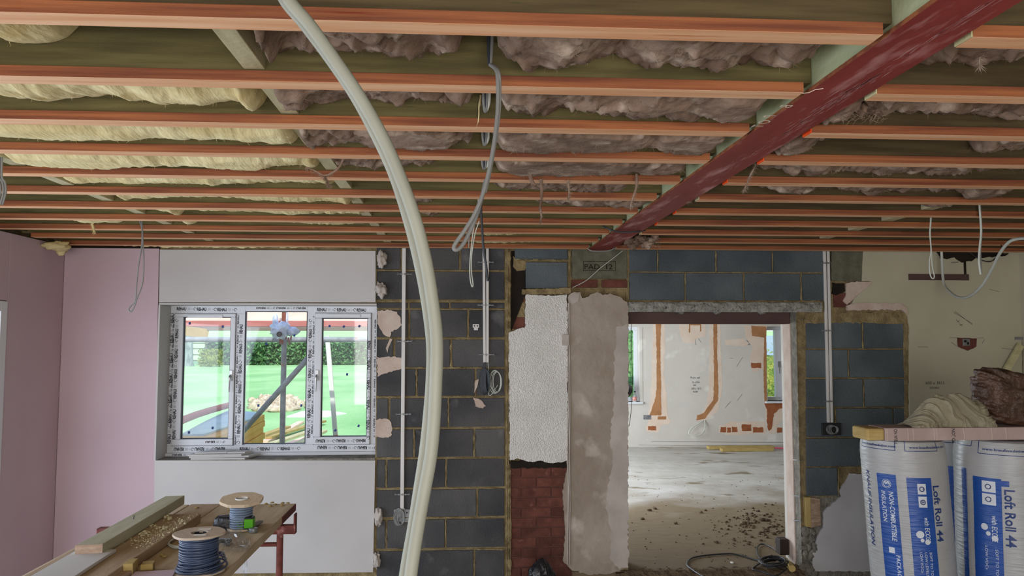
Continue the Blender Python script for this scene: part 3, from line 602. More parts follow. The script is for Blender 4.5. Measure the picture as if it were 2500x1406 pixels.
# ---------------------------------------------------------------- insulation between the joists (contours of the sagging underside)
BAT = [
 # bay, kind, pixel contour, extent wording
 (0, 'c', [(-60, 84), (0, 79), (40, 75), (62, 72), (90, 64), (123, 54), (150, 48)], 'at the top left corner'),
 (0, 'b', [(622, 70), (640, 100), (661, 141), (676, 110), (690, 84), (720, 90), (750, 101), (794, 92), (838, 104), (900, 113), (954, 119), (1012, 120), (1065, 113), (1109, 99), (1150, 84)], 'left of the hanging cable'),
 (0, 'b', [(1205, 80), (1223, 119), (1285, 150), (1364, 172), (1417, 156), (1488, 123), (1523, 98), (1541, 123), (1594, 150), (1640, 152), (1679, 156), (1776, 150), (1847, 128), (1900, 134), (1944, 141), (1975, 130), (2030, 108), (2090, 96)], 'between the hanging cable and the beam'),
 (0, 'b', [(2285, 128), (2327, 132), (2350, 115), (2400, 122), (2438, 126), (2500, 112), (2560, 112)], 'right of the beam'),
 (1, 'c', [(-60, 222), (0, 226), (60, 229), (84, 246), (115, 240), (140, 231), (229, 222), (265, 226), (304, 250), (335, 242), (379, 255), (430, 250), (485, 256), (538, 243), (590, 247), (608, 272), (630, 265), (650, 240)], 'left of the nogging'),
 (1, 'b', [(660, 222), (679, 242), (705, 271), (736, 264), (772, 247), (838, 234), (900, 230), (976, 238), (1012, 228), (1109, 227), (1165, 240)], 'left of the hanging cable'),
 (1, 'b', [(1200, 232), (1223, 251), (1276, 265), (1311, 274), (1350, 264), (1417, 262), (1488, 265), (1523, 265), (1550, 273), (1607, 287), (1688, 285), (1732, 284), (1776, 311), (1812, 304), (1847, 269), (1880, 240)], 'between the hanging cable and the beam'),
 (1, 'b', [(2000, 290), (2012, 297), (2050, 302), (2063, 273), (2129, 250), (2145, 276), (2155, 255), (2261, 260), (2394, 269), (2500, 265), (2560, 265)], 'right of the beam'),
 (2, 'c', [(-60, 335), (0, 340), (66, 348), (140, 350), (212, 350), (282, 345), (397, 338), (529, 340), (608, 349), (688, 360), (722, 356), (735, 340)], 'left of the nogging'),
 (2, 'b', [(739, 345), (741, 385), (748, 397), (760, 380), (768, 340), (811, 344), (844, 342), (893, 357), (932, 375), (1012, 385), (1073, 371), (1135, 345), (1170, 334)], 'left of the hanging cable'),
 (2, 'b', [(1196, 350), (1241, 375), (1285, 387), (1373, 393), (1461, 389), (1527, 376), (1585, 357), (1624, 379), (1666, 381), (1723, 388), (1745, 356), (1762, 340)], 'between the hanging cable and the beam'),
 (2, 'b', [(1885, 350), (1909, 366), (1935, 384), (1960, 380), (1975, 350), (2014, 340)], 'just right of the beam'),
 (2, 'b', [(2400, 340), (2420, 366), (2440, 350), (2500, 353), (2560, 356)], 'at the right edge of the picture'),
 (3, 'c', [(22, 372), (53, 401), (132, 415), (200, 420), (234, 421), (309, 408), (441, 402), (529, 410), (595, 418), (683, 405), (750, 408), (776, 412), (790, 395)], 'left of the nogging'),
 (3, 'b', [(800, 395), (829, 402), (879, 407), (910, 417), (937, 402), (1064, 399), (1080, 390)], 'left of the hanging cable'),
 (3, 'b', [(1190, 395), (1241, 419), (1298, 445), (1373, 444), (1488, 440), (1550, 425), (1616, 431), (1664, 420), (1680, 400)], 'between the hanging cable and the beam'),
 (3, 'b', [(1840, 400), (1909, 414), (1944, 423), (2041, 410), (2151, 423), (2261, 411), (2305, 419), (2416, 408), (2560, 408)], 'right of the beam'),
 (4, 'c', [(160, 440), (176, 450), (331, 449), (430, 452), (529, 456), (595, 448), (683, 442), (829, 450)], 'left of the nogging'),
 (4, 'b', [(1190, 445), (1241, 459), (1329, 467), (1417, 460), (1523, 464), (1540, 450)], 'between the hanging cable and the beam'),
 (4, 'b', [(1840, 450), (1909, 467), (1997, 464), (2217, 463), (2350, 464), (2385, 481), (2420, 488), (2445, 466)], 'right of the beam'),
 (5, 'c', [(285, 470), (295, 493), (326, 482), (529, 479), (688, 489), (794, 489), (847, 498), (870, 480)], 'left of the hoses'),
 (5, 'b', [(945, 482), (1012, 496), (1078, 487)], 'behind the hoses'),
 (5, 'b', [(1285, 490), (1417, 503), (1550, 506), (1590, 500)], 'left of the beam'),
 (5, 'b', [(2225, 488), (2261, 506), (2305, 503), (2320, 490)], 'right of the beam'),
 (6, 'c', [(265, 505), (361, 510), (410, 520), (430, 528), (445, 512), (617, 518), (705, 525), (882, 523), (900, 510)], 'left of the hoses'),
 (6, 'b', [(1010, 520), (1050, 528), (1090, 520)], 'right of the hoses'),
 (7, 'c', [(165, 532), (200, 546), (225, 550), (260, 545), (320, 534)], 'at the far left'),
 (7, 'c', [(440, 535), (452, 549), (485, 541), (617, 541), (838, 549), (932, 545), (950, 535)], 'left of the hoses'),
 (8, 'c', [(5, 552), (40, 560), (90, 556), (130, 552)], 'at the far left'),
 (8, 'c', [(1030, 560), (1197, 576), (1316, 570), (1340, 560)], 'right of the hoses'),
 (9, 'c', [(100, 566), (180, 577), (260, 575), (300, 568)], 'at the far left'),
 (9, 'c', [(1080, 583), (1197, 595), (1373, 589), (1400, 582)], 'right of the hoses'),
 (9.62, 'c', [(200, 592), (300, 600), (397, 604), (550, 605), (700, 604), (900, 604), (1050, 605), (1153, 604), (1180, 596)], 'lying along the far wall'),
]
for bi, (bay, kd, pts, wd) in enumerate(BAT):
    yf = YB(bay) - .006; yr = YB(bay + 1) - .057; ym = yr - .13
    if bay > 9.5: yf, yr, ym = YB(10) + .0, D - .02, D - .05
    W = [P(x, y, ym) for x, y in pts]; xs = [p.x for p in W]; zs = [p.z for p in W]
    xa, xb = xs[0], xs[-1]
    xa = max(xa, XL + .01) if bay < 11 else xa
    if xb > 0 and xa < .9: xb = min(xb, .945)
    if xa > .9: xa = max(xa, 1.105)
    nx = max(12, int((xb - xa) / .008)); ny = 22; sd = Vector((bi * 3.7, bi * 1.3, 0)); brown = kd == 'b'
    def zat(x):
        for i in range(len(xs) - 1):
            if x <= xs[i + 1] or i == len(xs) - 2:
                t = (x - xs[i]) / max(1e-6, xs[i + 1] - xs[i]); t = min(max(t, 0), 1); t = t * t * (3 - 2 * t) * .5 + t * .5
                return zs[i] * (1 - t) + zs[i + 1] * t
    top = JZ1 - .01
    def surf(u, v):
        x = xa + (xb - xa) * u; z0 = min(zat(x), top - .03); ze = min(max(z0 + .02, JZ0 + .06), top - .02)
        b = math.sin(PI * min(1, max(0, v))) ** .6
        z = ze + (z0 - ze) * b; y = yf + (yr - yf) * v
        end = min(u, 1 - u) * (xb - xa) / .05
        if end < 1 : z = z + (min(top, z + .08) - z) * (1 - end) ** 2
        q = Vector((x * (9 if brown else 6), y * 9, z * 9)) + sd
        if brown:
            wq = q + Vector((noise.noise(q * 1.3), noise.noise(q * 1.3 + Vector((5, 5, 5))), 0)) * .8
            n_ = .018 * noise.noise(q * .7) + .045 * (.22 - abs(noise.noise(wq))) + .026 * (.2 - abs(noise.noise(wq * 2.4))) + .012 * (.2 - abs(noise.noise(wq * 5.2))) + .003 * noise.noise(q * 14)
        else:
            xw = x + .03 * noise.noise(Vector((x * 4, y * 5, 1)) + sd)
            n_ = .014 * noise.noise(Vector((x * 3, y * 6, 0)) + sd) + .016 * (.2 - abs(noise.noise(Vector((xw * 13, y * 3, 0)) + sd))) + .007 * (.2 - abs(noise.noise(Vector((xw * 40, y * 6, 3)) + sd))) + .002 * noise.noise(q * 9)
        return Vector((x + .006 * noise.noise(q * 3 + Vector((7, 7, 7))), min(max(y + .008 * noise.noise(q * 2), yf), yr), max(z + n_ * min(1, .3 + b), ZB + .004 if bay < 9.5 else ZB - .01)))
    mb = MB(); mb.grid(surf, nx, ny, flip=True)
    mb.box(xa + .03, xb - .03, yf + .002, yr - .002, max(max(zs), JZ0 + .07) + .03 if max(zs) < top - .08 else top - .02, top)
    L = xb - xa; nf = int(L * (420 if brown else 130) * (1 if bay < 5 else .5))
    for i in range(nf):
        u = R(); v = U(.35, .95); p = surf(u, v); mb.strand(p + Vector((0, 0, .003)), (U(-1, 1), U(-1, .2), U(-1.6, -.1)), U(.008, .03) * (1 if brown else .7), .0007 if brown else .0009, .6)
    o = mb.build('insulation_batt', m_brown if brown else m_cream)
    b0 = ORD[int(bay)] if bay < 9.5 else 'last'; nxt = ORD[int(bay) + 1] if bay < 9.5 else None
    tag(o, ('brown wool batt ' if brown else 'cream fibre batt ') + ('sagging between battens %s and %s, %s' % (b0, nxt, wd) if nxt else 'fluff ' + wd), 'insulation', 'brown insulation' if brown else 'cream insulation')
# hanging tufts
def tuft(pp, Y, r, kd, lb, sway=.01, n=240):
    pts = [P(x, y, Y) for x, y in pp]; sp_ = smooth_path(pts, 5); mb = MB(); N = len(sp_)
    rs = [r * .85 * (1.1 - .75 * i / N) * (1 + .5 * noise.noise(Vector((i * .7, bi, r * 99)))) for i in range(N)]
    sp_ = [p + Vector((noise.noise(p * 20), 0, 0)) * sway for p in sp_]; mb.tube(sp_, rs, 7)
    for i in range(n):
        p = sp_[random.randrange(N)]; mb.strand(p, (U(-1, 1), U(-1, 1), U(-2.4, -.2)), U(.010, .028), .0008, .4)
    o = mb.build('insulation_tuft', m_brown if kd == 'b' else m_cream); tag(o, lb, 'insulation', 'hanging tufts of insulation')
tuft([(1322, 438), (1322, 470), (1320, 500), (1318, 540)], YB(3) + .30, .009, 'b', 'long straight brown tuft hanging between hanging cable and beam')
tuft([(1388, 440), (1391, 460), (1388, 484)], YB(3) + .30, .006, 'b', 'short brown tuft just right of the long straight one')
tuft([(1556, 425), (1552, 455), (1546, 480), (1540, 505)], YB(3) + .30, .007, 'b', 'thin brown tuft hanging nearest the steel beam on its left side')
tuft([(1290, 400), (1300, 440), (1308, 452)], YB(3) + .25, .012, 'b', 'thick ragged brown tuft left of the long straight one')
tuft([(850, 362), (838, 392), (815, 420), (796, 428), (776, 420), (750, 408)], YB(3) + .05, .006, 'b', 'thin swag of brown fibre looping below the joists left of the hoses')
tuft([(796, 428), (800, 440), (806, 452)], YB(3) + .05, .0025, 'b', 'wisp hanging from the thin swag of brown fibre')
tuft([(1170, 232), (1167, 262), (1170, 300)], YB(1) + .33, .004, 'c', 'thin pale yellow strip hanging left of the grey cable', n=10)
tuft([(225, 546), (228, 556), (230, 566)], YB(7) + .3, .010, 'c', 'small cream tuft hanging at the far left')
tuft([(1842, 400), (1832, 430), (1820, 462)], YB(3) + .2, .0045, 'b', 'thin grey wisp hanging just right of the steel beam')
tuft([(2400, 105), (2398, 130), (2395, 160)], YB(0) + .25, .004, 'b', 'small wisp hanging at the top right of the picture')
tuft([(1700, 470), (1690, 480), (1682, 490)], YB(4) + .4, .008, 'b', 'small fluffy tuft on the right edge of the beam')
mb = MB(); mb.blob(P(137, 600, 5.5), (.09, .05, .03), .6, 2, 18); mb.blob(P(150, 606, 5.55), (.035, .03, .045), .6, 2, 14)
for i in range(120): mb.strand(P(U(120, 165), U(595, 612), 5.5), (U(-1, 1), U(-1, 1), U(-1, .2)), U(.01, .03), .001)
tag(mb.build('insulation_tuft', m_cream), 'cream tuft squeezed out over the pink corner boards', 'insulation')
mb = MB()
for i in range(9): mb.blob(P(1535 + 8 * i, 590 + 10 * math.sin(i * 1.4), YB(8) + .28), (.03, .03, .022), .8, 2.5, 12)
for i in range(420): mb.strand(P(U(1525, 1612), U(578, 602), YB(8) + .27 + U(-.03, .03)), (U(-1, 1), U(-1, 1), U(-1, .4)), U(.015, .05), .001)
tag(mb.build('insulation_tuft', m_brown), 'shaggy brown clump of fibre at the far end of the steel beam', 'insulation')
mb = MB()
for i in range(7): mb.blob(P(2050 + 14 * i, 275 - 4 * i + 10 * math.sin(i * 2), YB(1) + .2), (.014, .02, .018), .8, 2.5, 12)
for i in range(260): mb.strand(P(U(2035, 2160), U(240, 295), YB(1) + .2 + U(-.03, .03)), (U(-1, 1), U(-1, 1), U(-1, .4)), U(.015, .04), .001)
tag(mb.build('insulation_tuft', m_brown), 'ragged pale clump hanging by the second batten just right of the beam', 'insulation')
# ---------------------------------------------------------------- the window
def PW(px, py): return P(px, py, YF)
def wx(px, yr=930): return P(px, yr, YF).x
def wz(py, xr=660): return P(xr, py, YF).z
win = struct('window_1')
fx0, fx1 = XW0 + .001, XW1 - .001; fz0, fz1 = ZW0 + .022, ZW1 - .001
fd = .06
SL = (wx(424), wx(573), wz(1086), wz(766)); SR = (wx(768), wx(905), wz(1086), wz(764))          # opening sashes (outer)
CG = (wx(595), wx(748), wz(1084), wz(760))                                                       # fixed glass
GL = (wx(445), wx(561), wz(1070), wz(774)); GR = (wx(785), wx(897), wz(1067), wz(776))
mb = MB(); Y0, Y1 = YF, YF + fd
mb.box(fx0, CG[0], Y0, Y1, SL[3], fz1).box(CG[0], CG[1], Y0, Y1, CG[3], fz1).box(CG[1], fx1, Y0, Y1, SL[3], fz1).box(fx0, fx1, Y0, Y1, fz0, SL[2]).box(fx0, SL[0], Y0, Y1, SL[2], SL[3]).box(SR[1], fx1, Y0, Y1, SR[2], SR[3])
mb.box(SL[1], CG[0], Y0, Y1, SL[2], SL[3]).box(CG[1], SR[0], Y0, Y1, SR[2], SR[3]).box(fx0, fx1, Y0 - .035, Y0 + .0, ZW0 + .001, fz0 + .002)
mb.build('window_frame', m_upvc, win, bevel=.003)
def ring(mb, o, i, ya, yb, mi=0):
    mb.box(o[0], o[1], ya, yb, i[3], o[3], mi).box(o[0], o[1], ya, yb, o[2], i[2], mi).box(o[0], i[0], ya, yb, i[2], i[3], mi).box(i[1], o[1], ya, yb, i[2], i[3], mi); return mb
sashes = []
for s_, g_, lb in ((SL, GL, 'left opening sash'), (SR, GR, 'right opening sash')):
    o = ring(MB(), s_, g_, YF - .018, YF + .045).build('sash', m_upvc, win, bevel=.006, label=lb); sashes.append(o)
    q = (s_[0] - .003, s_[1] + .003, s_[2] - .003, s_[3] + .003); ring(MB(), q, (s_[0] + .001, s_[1] - .001, s_[2] + .001, s_[3] - .001), YF - .0015, YF + .004).build('sash_gasket', m_gask, o)
    gi = (g_[0] + .006, g_[1] - .006, g_[2] + .006, g_[3] - .006); ring(MB(), g_, gi, YF + .002, YF + .02).build('gasket', m_gask, o)
    MB().box(g_[0], g_[1], YF + .012, YF + .018, g_[2], g_[3]).build('glass_pane', m_glass, o)
    hxc = (s_[1] - .022) if s_ is SL else (s_[0] + .022); hz = wz(918)
    h = MB(); h.box(hxc - .012, hxc + .012, YF - .030, YF - .018, hz - .035, hz + .045); h.tube([(hxc, YF - .03, hz + .005), (hxc, YF - .052, hz), (hxc - .002, YF - .056, hz - .04), (hxc - .004, YF - .054, hz - .115)], [.009, .009, .007, .005], 10, smooth=4)
    h.build('window_handle', m_chrome, o, bevel=.003)
    c_ = (s_[0] + s_[1]) / 2; v = MB().box(c_ - .13, c_ + .13, YF - .026, YF - .018, s_[3] - .032, s_[3] - .008); v.build('trickle_vent', m_upvc, o, bevel=.003)
ring(MB(), CG, (CG[0] + .006, CG[1] - .006, CG[2] + .006, CG[3] - .006), YF + .002, YF + .02).build('gasket', m_gask, win)
MB().box(CG[0], CG[1], YF + .012, YF + .018, CG[2], CG[3]).build('glass_pane', m_glass, win)
mb = MB()
for (x, y, r) in ((462, 789, 0), (543, 797, 0), (649, 839, 0), (718, 819, .2), (804, 796, .1), (839, 797, .6), (877, 796, .7), (847, 914, .1), (630, 990, 0), (735, 990, .2), (518, 1045, .2), (460, 1056, .1), (818, 1051, .6), (875, 1040, .4)):
    c = PW(x, y); c.y = YF + .0105; a = Vector((math.cos(r), 0, -math.sin(r))) * .0075; b = Vector((math.sin(r), 0, math.cos(r))) * .009; mb.obox(c, a, Vector((0, .0014, 0)), b)
mb.build('glass_spacer', m_blue, win)
# printed protective tape: the word and its small marks, repeated
mbk = MB(); mbg = MB()
def tape(x0, z0, x1, z1, y, h=.0235, flip=False, start=0, bold=.042):
    d = Vector((x1 - x0, 0, z1 - z0)); L = d.length; d.normalize(); n = Vector((-d.z, 0, d.x)); s = start; i = 0
    while s + .07 < L:
        o = Vector((x0, y, z0)) + d * s - n * h / 2
        if flip: oo = o + d * .070 + n * h; f = lambda u, v, oo=oo: oo - d * u - n * v
        else: f = lambda u, v, o=o: o + d * u + n * v
        put_text(mbk, 'REHAU', f, length=.070, height=h, bold=bold)
        e = s + .080
        if e + .06 < L:
            c = Vector((x0, y, z0)) + d * (e + .055)
            mbk.tube([c + d * math.cos(q) * h * .42 + n * math.sin(q) * h * .42 for q in [k * .55 for k in range(10)]], .0016, 4)
            for j in range(4): a = Vector((x0, y, z0)) + d * e + n * (h * (.3 - .2 * j)); mbg.bar(a, a + d * (.022 - .003 * (j % 2)), .0005, .0018, up=n)
            a = Vector((x0, y, z0)) + d * (e + .032); mbg.tube([a - n * .006, a + n * .006, a + d * .008, a - n * .006], .0008, 4)
        s += .150; i += 1
yk = YF - .0006; ys = YF - .0186
zA = (SL[3] + fz1) / 2
tape(fx0 + .03, zA + .004, SL[1] + .02, zA - .004, yk, start=.02); tape(CG[0] + .02, (CG[3] + fz1) / 2, CG[1], (CG[3] + fz1) / 2, yk, flip=True, start=.06, h=.014); tape(SR[0] + .01, zA, SR[1] + .02, zA - .004, yk)
xa = (fx0 + SL[0]) / 2; tape(xa, fz0 + .04, xa, SL[3] + .01, yk, start=.03); tape(SL[0] + .018, SL[2] + .04, SL[0] + .018, SL[3] - .03, ys, start=.01); tape(SL[0] + .002 - .014, SL[2] + .04, SL[0] - .012, SL[3] - .03, yk, start=.09, h=.010)
xm = (SL[1] + CG[0]) / 2; tape(xm + .004, SL[3] - .02, xm + .004, SL[2] + .0, yk, start=.06, flip=True, h=.024); tape(xm - .018, SL[3] - .0, xm - .018, SL[2] + .0, yk, start=.01, flip=True, h=.012)
xm = (CG[1] + SR[0]) / 2; tape(xm - .008, SR[2] + .03, xm - .008, SR[3], yk, start=.02); tape(xm + .017, SR[2] + .0, xm + .017, SR[3], yk, start=.08, h=.012)
tape(SR[1] - .012, SR[3] - .05, SR[1] - .012, SR[2] + .02, ys, start=.16, flip=False); tape((SR[1] + fx1) / 2 , SR[3] - .03, (SR[1] + fx1) / 2, SR[2] + .02, yk, start=.02, h=.012)
zb_ = (fz0 + SL[2]) / 2; tape(fx0 + .02, zb_, SL[1], zb_, yk, flip=True, start=.04); tape(SL[1] + .03, zb_, SR[0] - .04, zb_, yk, start=.02); tape(SR[0] + .03, zb_ + .004, fx1, zb_ - .002, yk, flip=True)
tape(SR[0] + .02, SR[2] + .028, SR[1] - .01, SR[2] + .028, ys, flip=True); tape(SL[0] + .16, SL[2] + .028, SL[1] - .01, SL[2] + .028, ys, flip=True, start=.09, h=.016); tape(fx0 + .02, fz0 - .009, SL[1], fz0 - .009, YF - .0358, flip=True, start=.04, h=.014)
mbk.build('tape_lettering', m_print, win); mbg.build('tape_small_print', m_printg, win)
# stack of board offcuts on the ledge
zt = ZW0
pcs = [((466, 1120), (598, 1122), (610, 1112), (500, 1110), 'lowest plasterboard offcut in the stack on the window ledge'), ((462, 1116), (606, 1117), (612, 1102), (480, 1100), 'second plasterboard offcut from the bottom of the ledge stack'), ((459, 1112), (590, 1112), (612, 1096), (472, 1094), 'long middle plasterboard offcut sticking out left of the ledge stack'),
       ((474, 1105), (550, 1106), (568, 1091), (492, 1089), 'wide bluish top offcut of the stack on the window ledge')]
for i, (a, b, c_, d_, lb) in enumerate(pcs):
    z = zt + .0005 + .0132 * i; yb_ = D - .004 - .002 * i if i < 3 else D + .01; xs0 = P(a[0], 1110, D).x; xs1 = P(b[0], 1110, D).x; dx = (-.01, .02, .01, .06)[i]
    q = [Vector((xs0, yb_, z)), Vector((xs1, yb_ + (.02 if i % 2 else 0), z)), Vector((xs1 + (.05 if i < 3 else .04), D + .13, z)), Vector((xs0 + dx + .03, D + .14, z))]
    o = MB().poly(q, (0, 0, .0125)).build('plasterboard_offcut', m_grey, bevel=.0015); tag(o, lb, 'plasterboard offcut', 'offcuts on the window ledge')
i = 3; z = zt + .0005 + .0132 * 3; x0 = P(553, 1100, D).x; o = MB().poly([Vector((x0, D + .015, z)), Vector((x0 + .125, D + .02, z)), Vector((x0 + .155, D + .10, z)), Vector((x0 + .04, D + .10, z))], (0, 0, .0125)).build('plasterboard_offcut', m_grey, bevel=.0015)
tag(o, 'small square offcut on the right end of the ledge stack top', 'plasterboard offcut', 'offcuts on the window ledge')

# ---------------------------------------------------------------- outside
GZ = -.25
mb = MB(); mb.grid(lambda u, v: Vector((-90 + 180 * u, 6.1 + 58 * v, GZ)), 2, 2); sbuild(mb, 'ground_lawn', m_grass); mb = MB(); mb.grid(lambda u, v: Vector((-60 + (60 + XL - .28) * u, -12 + 18.1 * v, GZ)), 2, 2); sbuild(mb, 'ground_side_paving', M('pale_paving', 'b0aaa2', 'a09a94', .9, 2, bump=.2))
mb = MB(); mb.grid(lambda u, v: Vector((-260 + 520 * u, 64 + 240 * v, GZ + 5.6 * v)), 4, 4); sbuild(mb, 'ground_field', m_field)
def leafy(mb, n, fn, s, mi=0):
    for i in range(n):
        p = fn(); a = Vector((U(-1, 1), U(-1, 1), U(-1, 1))).normalized() * s * U(.6, 1.3); b = a.cross(Vector((U(-1, 1), U(-1, 1), U(-1, 1)))).normalized() * s * .5
        mb.add([p - a, p + b, p + a, p - b], [(0, 1, 2, 3)], mi)
mb = MB(); xh0, xh1 = P(512, 860, 63).x, -4.5; zh = P(700, 836, 63).z
mb.grid(lambda u, v: Vector((xh0 + (xh1 - xh0) * u, 62.2 + .5 * noise.noise(Vector((u * 40, v * 6, 0))) + (1.2 * max(0, v - .8) * 5 if v > .8 else 0), GZ + (zh - GZ) * min(1, v / .8))), 160, 12)
mb.box(xh0 + .3, xh1, 62.9, 64, GZ, zh - .1)
leafy(mb, 5200, lambda: Vector((U(xh0, xh1), 62.0 + U(-.2, .3), U(GZ, zh + .04))), .16)
tag(mb.build('hedge', m_leaf), 'long clipped green hedge at the end of the lawn', 'hedge')
mb = MB(); mb.tube([P(461, 905, 60) , P(460, 880, 60), P(461, 850, 60), P(461, 790, 60), P(459, 640, 60)], [.42, .34, .31, .28, .2], 12)
o = thing('tree', 'tree with a thick pale trunk beyond the left pane', 'tree', P(461, 892, 60)); mb.build('trunk', m_bark, o)
mb = MB(); cc = P(459, 600, 60)
for i in range(26): mb.blob(cc + Vector((U(-3, 3), U(-3, 3), U(-1.5, 2.5))), U(.8, 1.6), .5, 3, 12)
mb.build('crown', m_leaf, o)
o = thing('rail_fence', 'grey wooden rail fence between the tree and the hedge', 'fence', P(490, 890, 61.5))
xa_, xb_ = P(440, 860, 61.5).x, P(508, 860, 61.5).x
for y in (838, 851, 866, 880): z = P(490, y, 61.5).z; MB().box(xa_, xb_, 61.45, 61.55, z - .05, z + .05).build('rail', m_fence, o)
for x in (xa_ + .3, xb_ - .2): MB().box(x - .07, x + .07, 61.55, 61.68, GZ, P(490, 834, 61.5).z).build('post', m_fence, o)
mb = MB(); c = P(514, 876, 58)
leafy(mb, 900, lambda: c + Vector((U(-.8, .8), U(-.5, .5), U(-.5, .7))) , .10); mb.blob(c, (.6, .4, .5), .6, 3, 14); tag(mb.build('shrub', m_leafy), 'small yellow-green shrub at the left end of the hedge', 'shrub')
# scaffold
def tube_thing(a, b, r, m, name, lb, cat, grp=None):
    o = MB().tube([a, b], r, 16).build(name, m); tag(o, lb, cat, grp); return o
z_ = P(690, 829, 7.1).z; tube_thing(Vector((-5.2, 7.1, z_)), Vector((1.0, 7.1, z_)), .0242, m_scaf, 'scaffold_tube', 'grey scaffold tube running level across the window view', 'scaffold tube', 'scaffold tubes')
xp = P(690, 930, 7.0).x; tube_thing(Vector((xp, 7.03, GZ)), Vector((xp, 7.03, 1.72)), .0242, m_scaf, 'scaffold_tube', 'upright grey scaffold tube in the middle pane', 'scaffold tube', 'scaffold tubes')
tube_thing(Vector((xp, 7.03, 1.7201)), Vector((xp, 7.03, 2.6)), .0250, m_scafr, 'scaffold_tube', 'rusty scaffold tube standing on top of the upright one', 'scaffold tube', 'scaffold tubes')
tube_thing(P(560, 1090, 6.95), P(790, 832, 6.95), .0242, m_scaf, 'scaffold_tube', 'slanting scaffold brace with a rusty middle in the centre pane', 'scaffold tube', 'scaffold tubes')
o = thing('timber_prop', 'thin pale leaning timber prop with an orange foot in the right pane', 'prop', P(820, 1078, 7.6))
MB().bar(P(799, 820, 7.6), P(819, 1062, 7.6), .042, .03, up=(0, 1, 0)).build('shaft', m_wht, o, bevel=.002); MB().bar(P(819, 1062, 7.6), P(820, 1080, 7.6), .044, .03, up=(0, 1, 0)).build('foot', m_orange, o)
mb = MB(); c = P(686, 806, 6.9)
mb.blob(c, (.085, .10, .07), .35, 2.5, 30); mb.blob(c + Vector((-.05, 0, .07)), (.025, .03, .07), .35, 2, 14); mb.blob(c + Vector((.10, 0, -.01)), (.06, .05, .04), .4, 2, 14); mb.blob(c + Vector((.05, .0, .10)), (.010, .02, .09), .3, 2, 10)
o = thing('wrapped_coupler', 'scaffold coupler wrapped in clear crumpled plastic on the upright tube', 'scaffold coupler', c); mb.build('plastic_wrap', M('milky_film', 'd4dcf0', 'b8c4e0', .3, 6, bump=.8, bscale=20, spec=.7), o)
MB().tube([P(682, 816, 6.74), P(682, 816, 6.9)], .024, 16).build('tube_end', m_black, o); mb = MB(); mb.bar(P(688, 824, 6.98), P(686, 840, 6.98), .03, .03, up=(0, 1, 0)); mb.bar(P(704, 824, 6.98), P(707, 842, 6.98), .012, .012, up=(0, 1, 0)); mb.bar(P(711, 820, 6.98), P(709, 836, 6.98), .012, .012, up=(0, 1, 0)); mb.build('coupler_bolt', m_scafr, o)
# lean-to roof beyond the scaffold
o = thing('lean_to_roof', 'sloping pale pink boarded roof edge seen over the scaffold rail', 'roof', P(680, 800, 7.6))
ye = 7.62; ze = P(690, 783, ye).z; mb = MB(); mb.poly([Vector((-5.4, ye, ze)), Vector((.9, ye, ze)), Vector((.9, ye + 3.2, ze + 1.5)), Vector((-5.4, ye + 3.2, ze + 1.5))], (0, .02, -.02)); mb.build('roof_boarding', m_ply, o)
MB().box(-5.4, .9, ye - .03, ye + .03, P(690, 797, ye).z, ze).build('fascia', m_pinkb, o, bevel=.003)
MB().box(-5.4, .9, ye - .02, ye + .03, P(690, 799, ye).z, P(690, 797, ye).z).build('white_strip', m_wht, o)
MB().box(-5.4, .9, ye - .04, ye + .02, P(690, 807.5, ye).z, P(690, 799, ye).z).build('lower_board', m_gbrd, o, bevel=.003)
mb = MB()
for i in range(9): x = -5.2 + .7 * i; mb.bar((x, ye + .1, ze + .046), (x + 1.0, ye + 2.9, ze + 1.36), .012, .006)
mb.build('roof_batten', m_halo, o)
for x in (-5.2, .7): MB().box(x - .05, x + .05, ye + .04, ye + .14, GZ, ze).build('post', m_gbrd, o)
o = MB().bar(P(440, 806, 7.5), P(500, 815, 7.5) + Vector((.0, .1, 0)), .03, .09, up=(0, 0, 1)).build('board_offcut', m_yel); tag(o, 'short pale board end resting on the level scaffold tube at the left', 'board'); o.rotation_euler = (0, 0, 0)
# stack of yellow boards under a tarpaulin
zt_ = CAMZ - 1.05
A, B, C_, D_ = PZ(425, 1066, zt_), PZ(532, 1064, zt_), PZ(646, 1010, zt_), PZ(560, 1002, zt_)
o = thing('board_stack', 'yellow boards stacked outside under the window with a blue sheet on top', 'stack of boards', ((A + C_) / 2).to_tuple()[:2] + (GZ,))
for i in range(10):
    z1 = zt_ - .012 - i * .085; MB().poly([Vector((p.x + .03 * math.sin(i * 3), p.y + .02 * math.sin(i * 2.1), z1)) for p in (A, B, C_, D_)], (0, 0, -.079)).build('board', m_gold, o)
MB().poly([v + Vector((0, 0, .012)) for v in (A.lerp(B, .05) + Vector((0, .15, 0)), A.lerp(B, .6) + Vector((0, .1, 0)), B.lerp(C_, .75), C_.lerp(D_, .2), D_, A.lerp(D_, .5))], (0, 0, -.022)).build('tarpaulin', m_tarp, o)
o = MB().tube([PZ(405, 1044, zt_ + .10), PZ(480, 1012, zt_ + .10), PZ(562, 988, zt_ + .10)], .045, 12, smooth=3).build('pink_timber_roll', m_pinkb); tag(o, 'long pink painted pole lying across the tarpaulin beyond the left pane', 'pole')
pl = [((650, 1078), (735, 1030)), ((655, 1068), (790, 1028)), ((662, 1084), (770, 1048)), ((700, 1086), (776, 1060)), ((640, 1064), (702, 1042)), ((715, 1090), (790, 1052))]
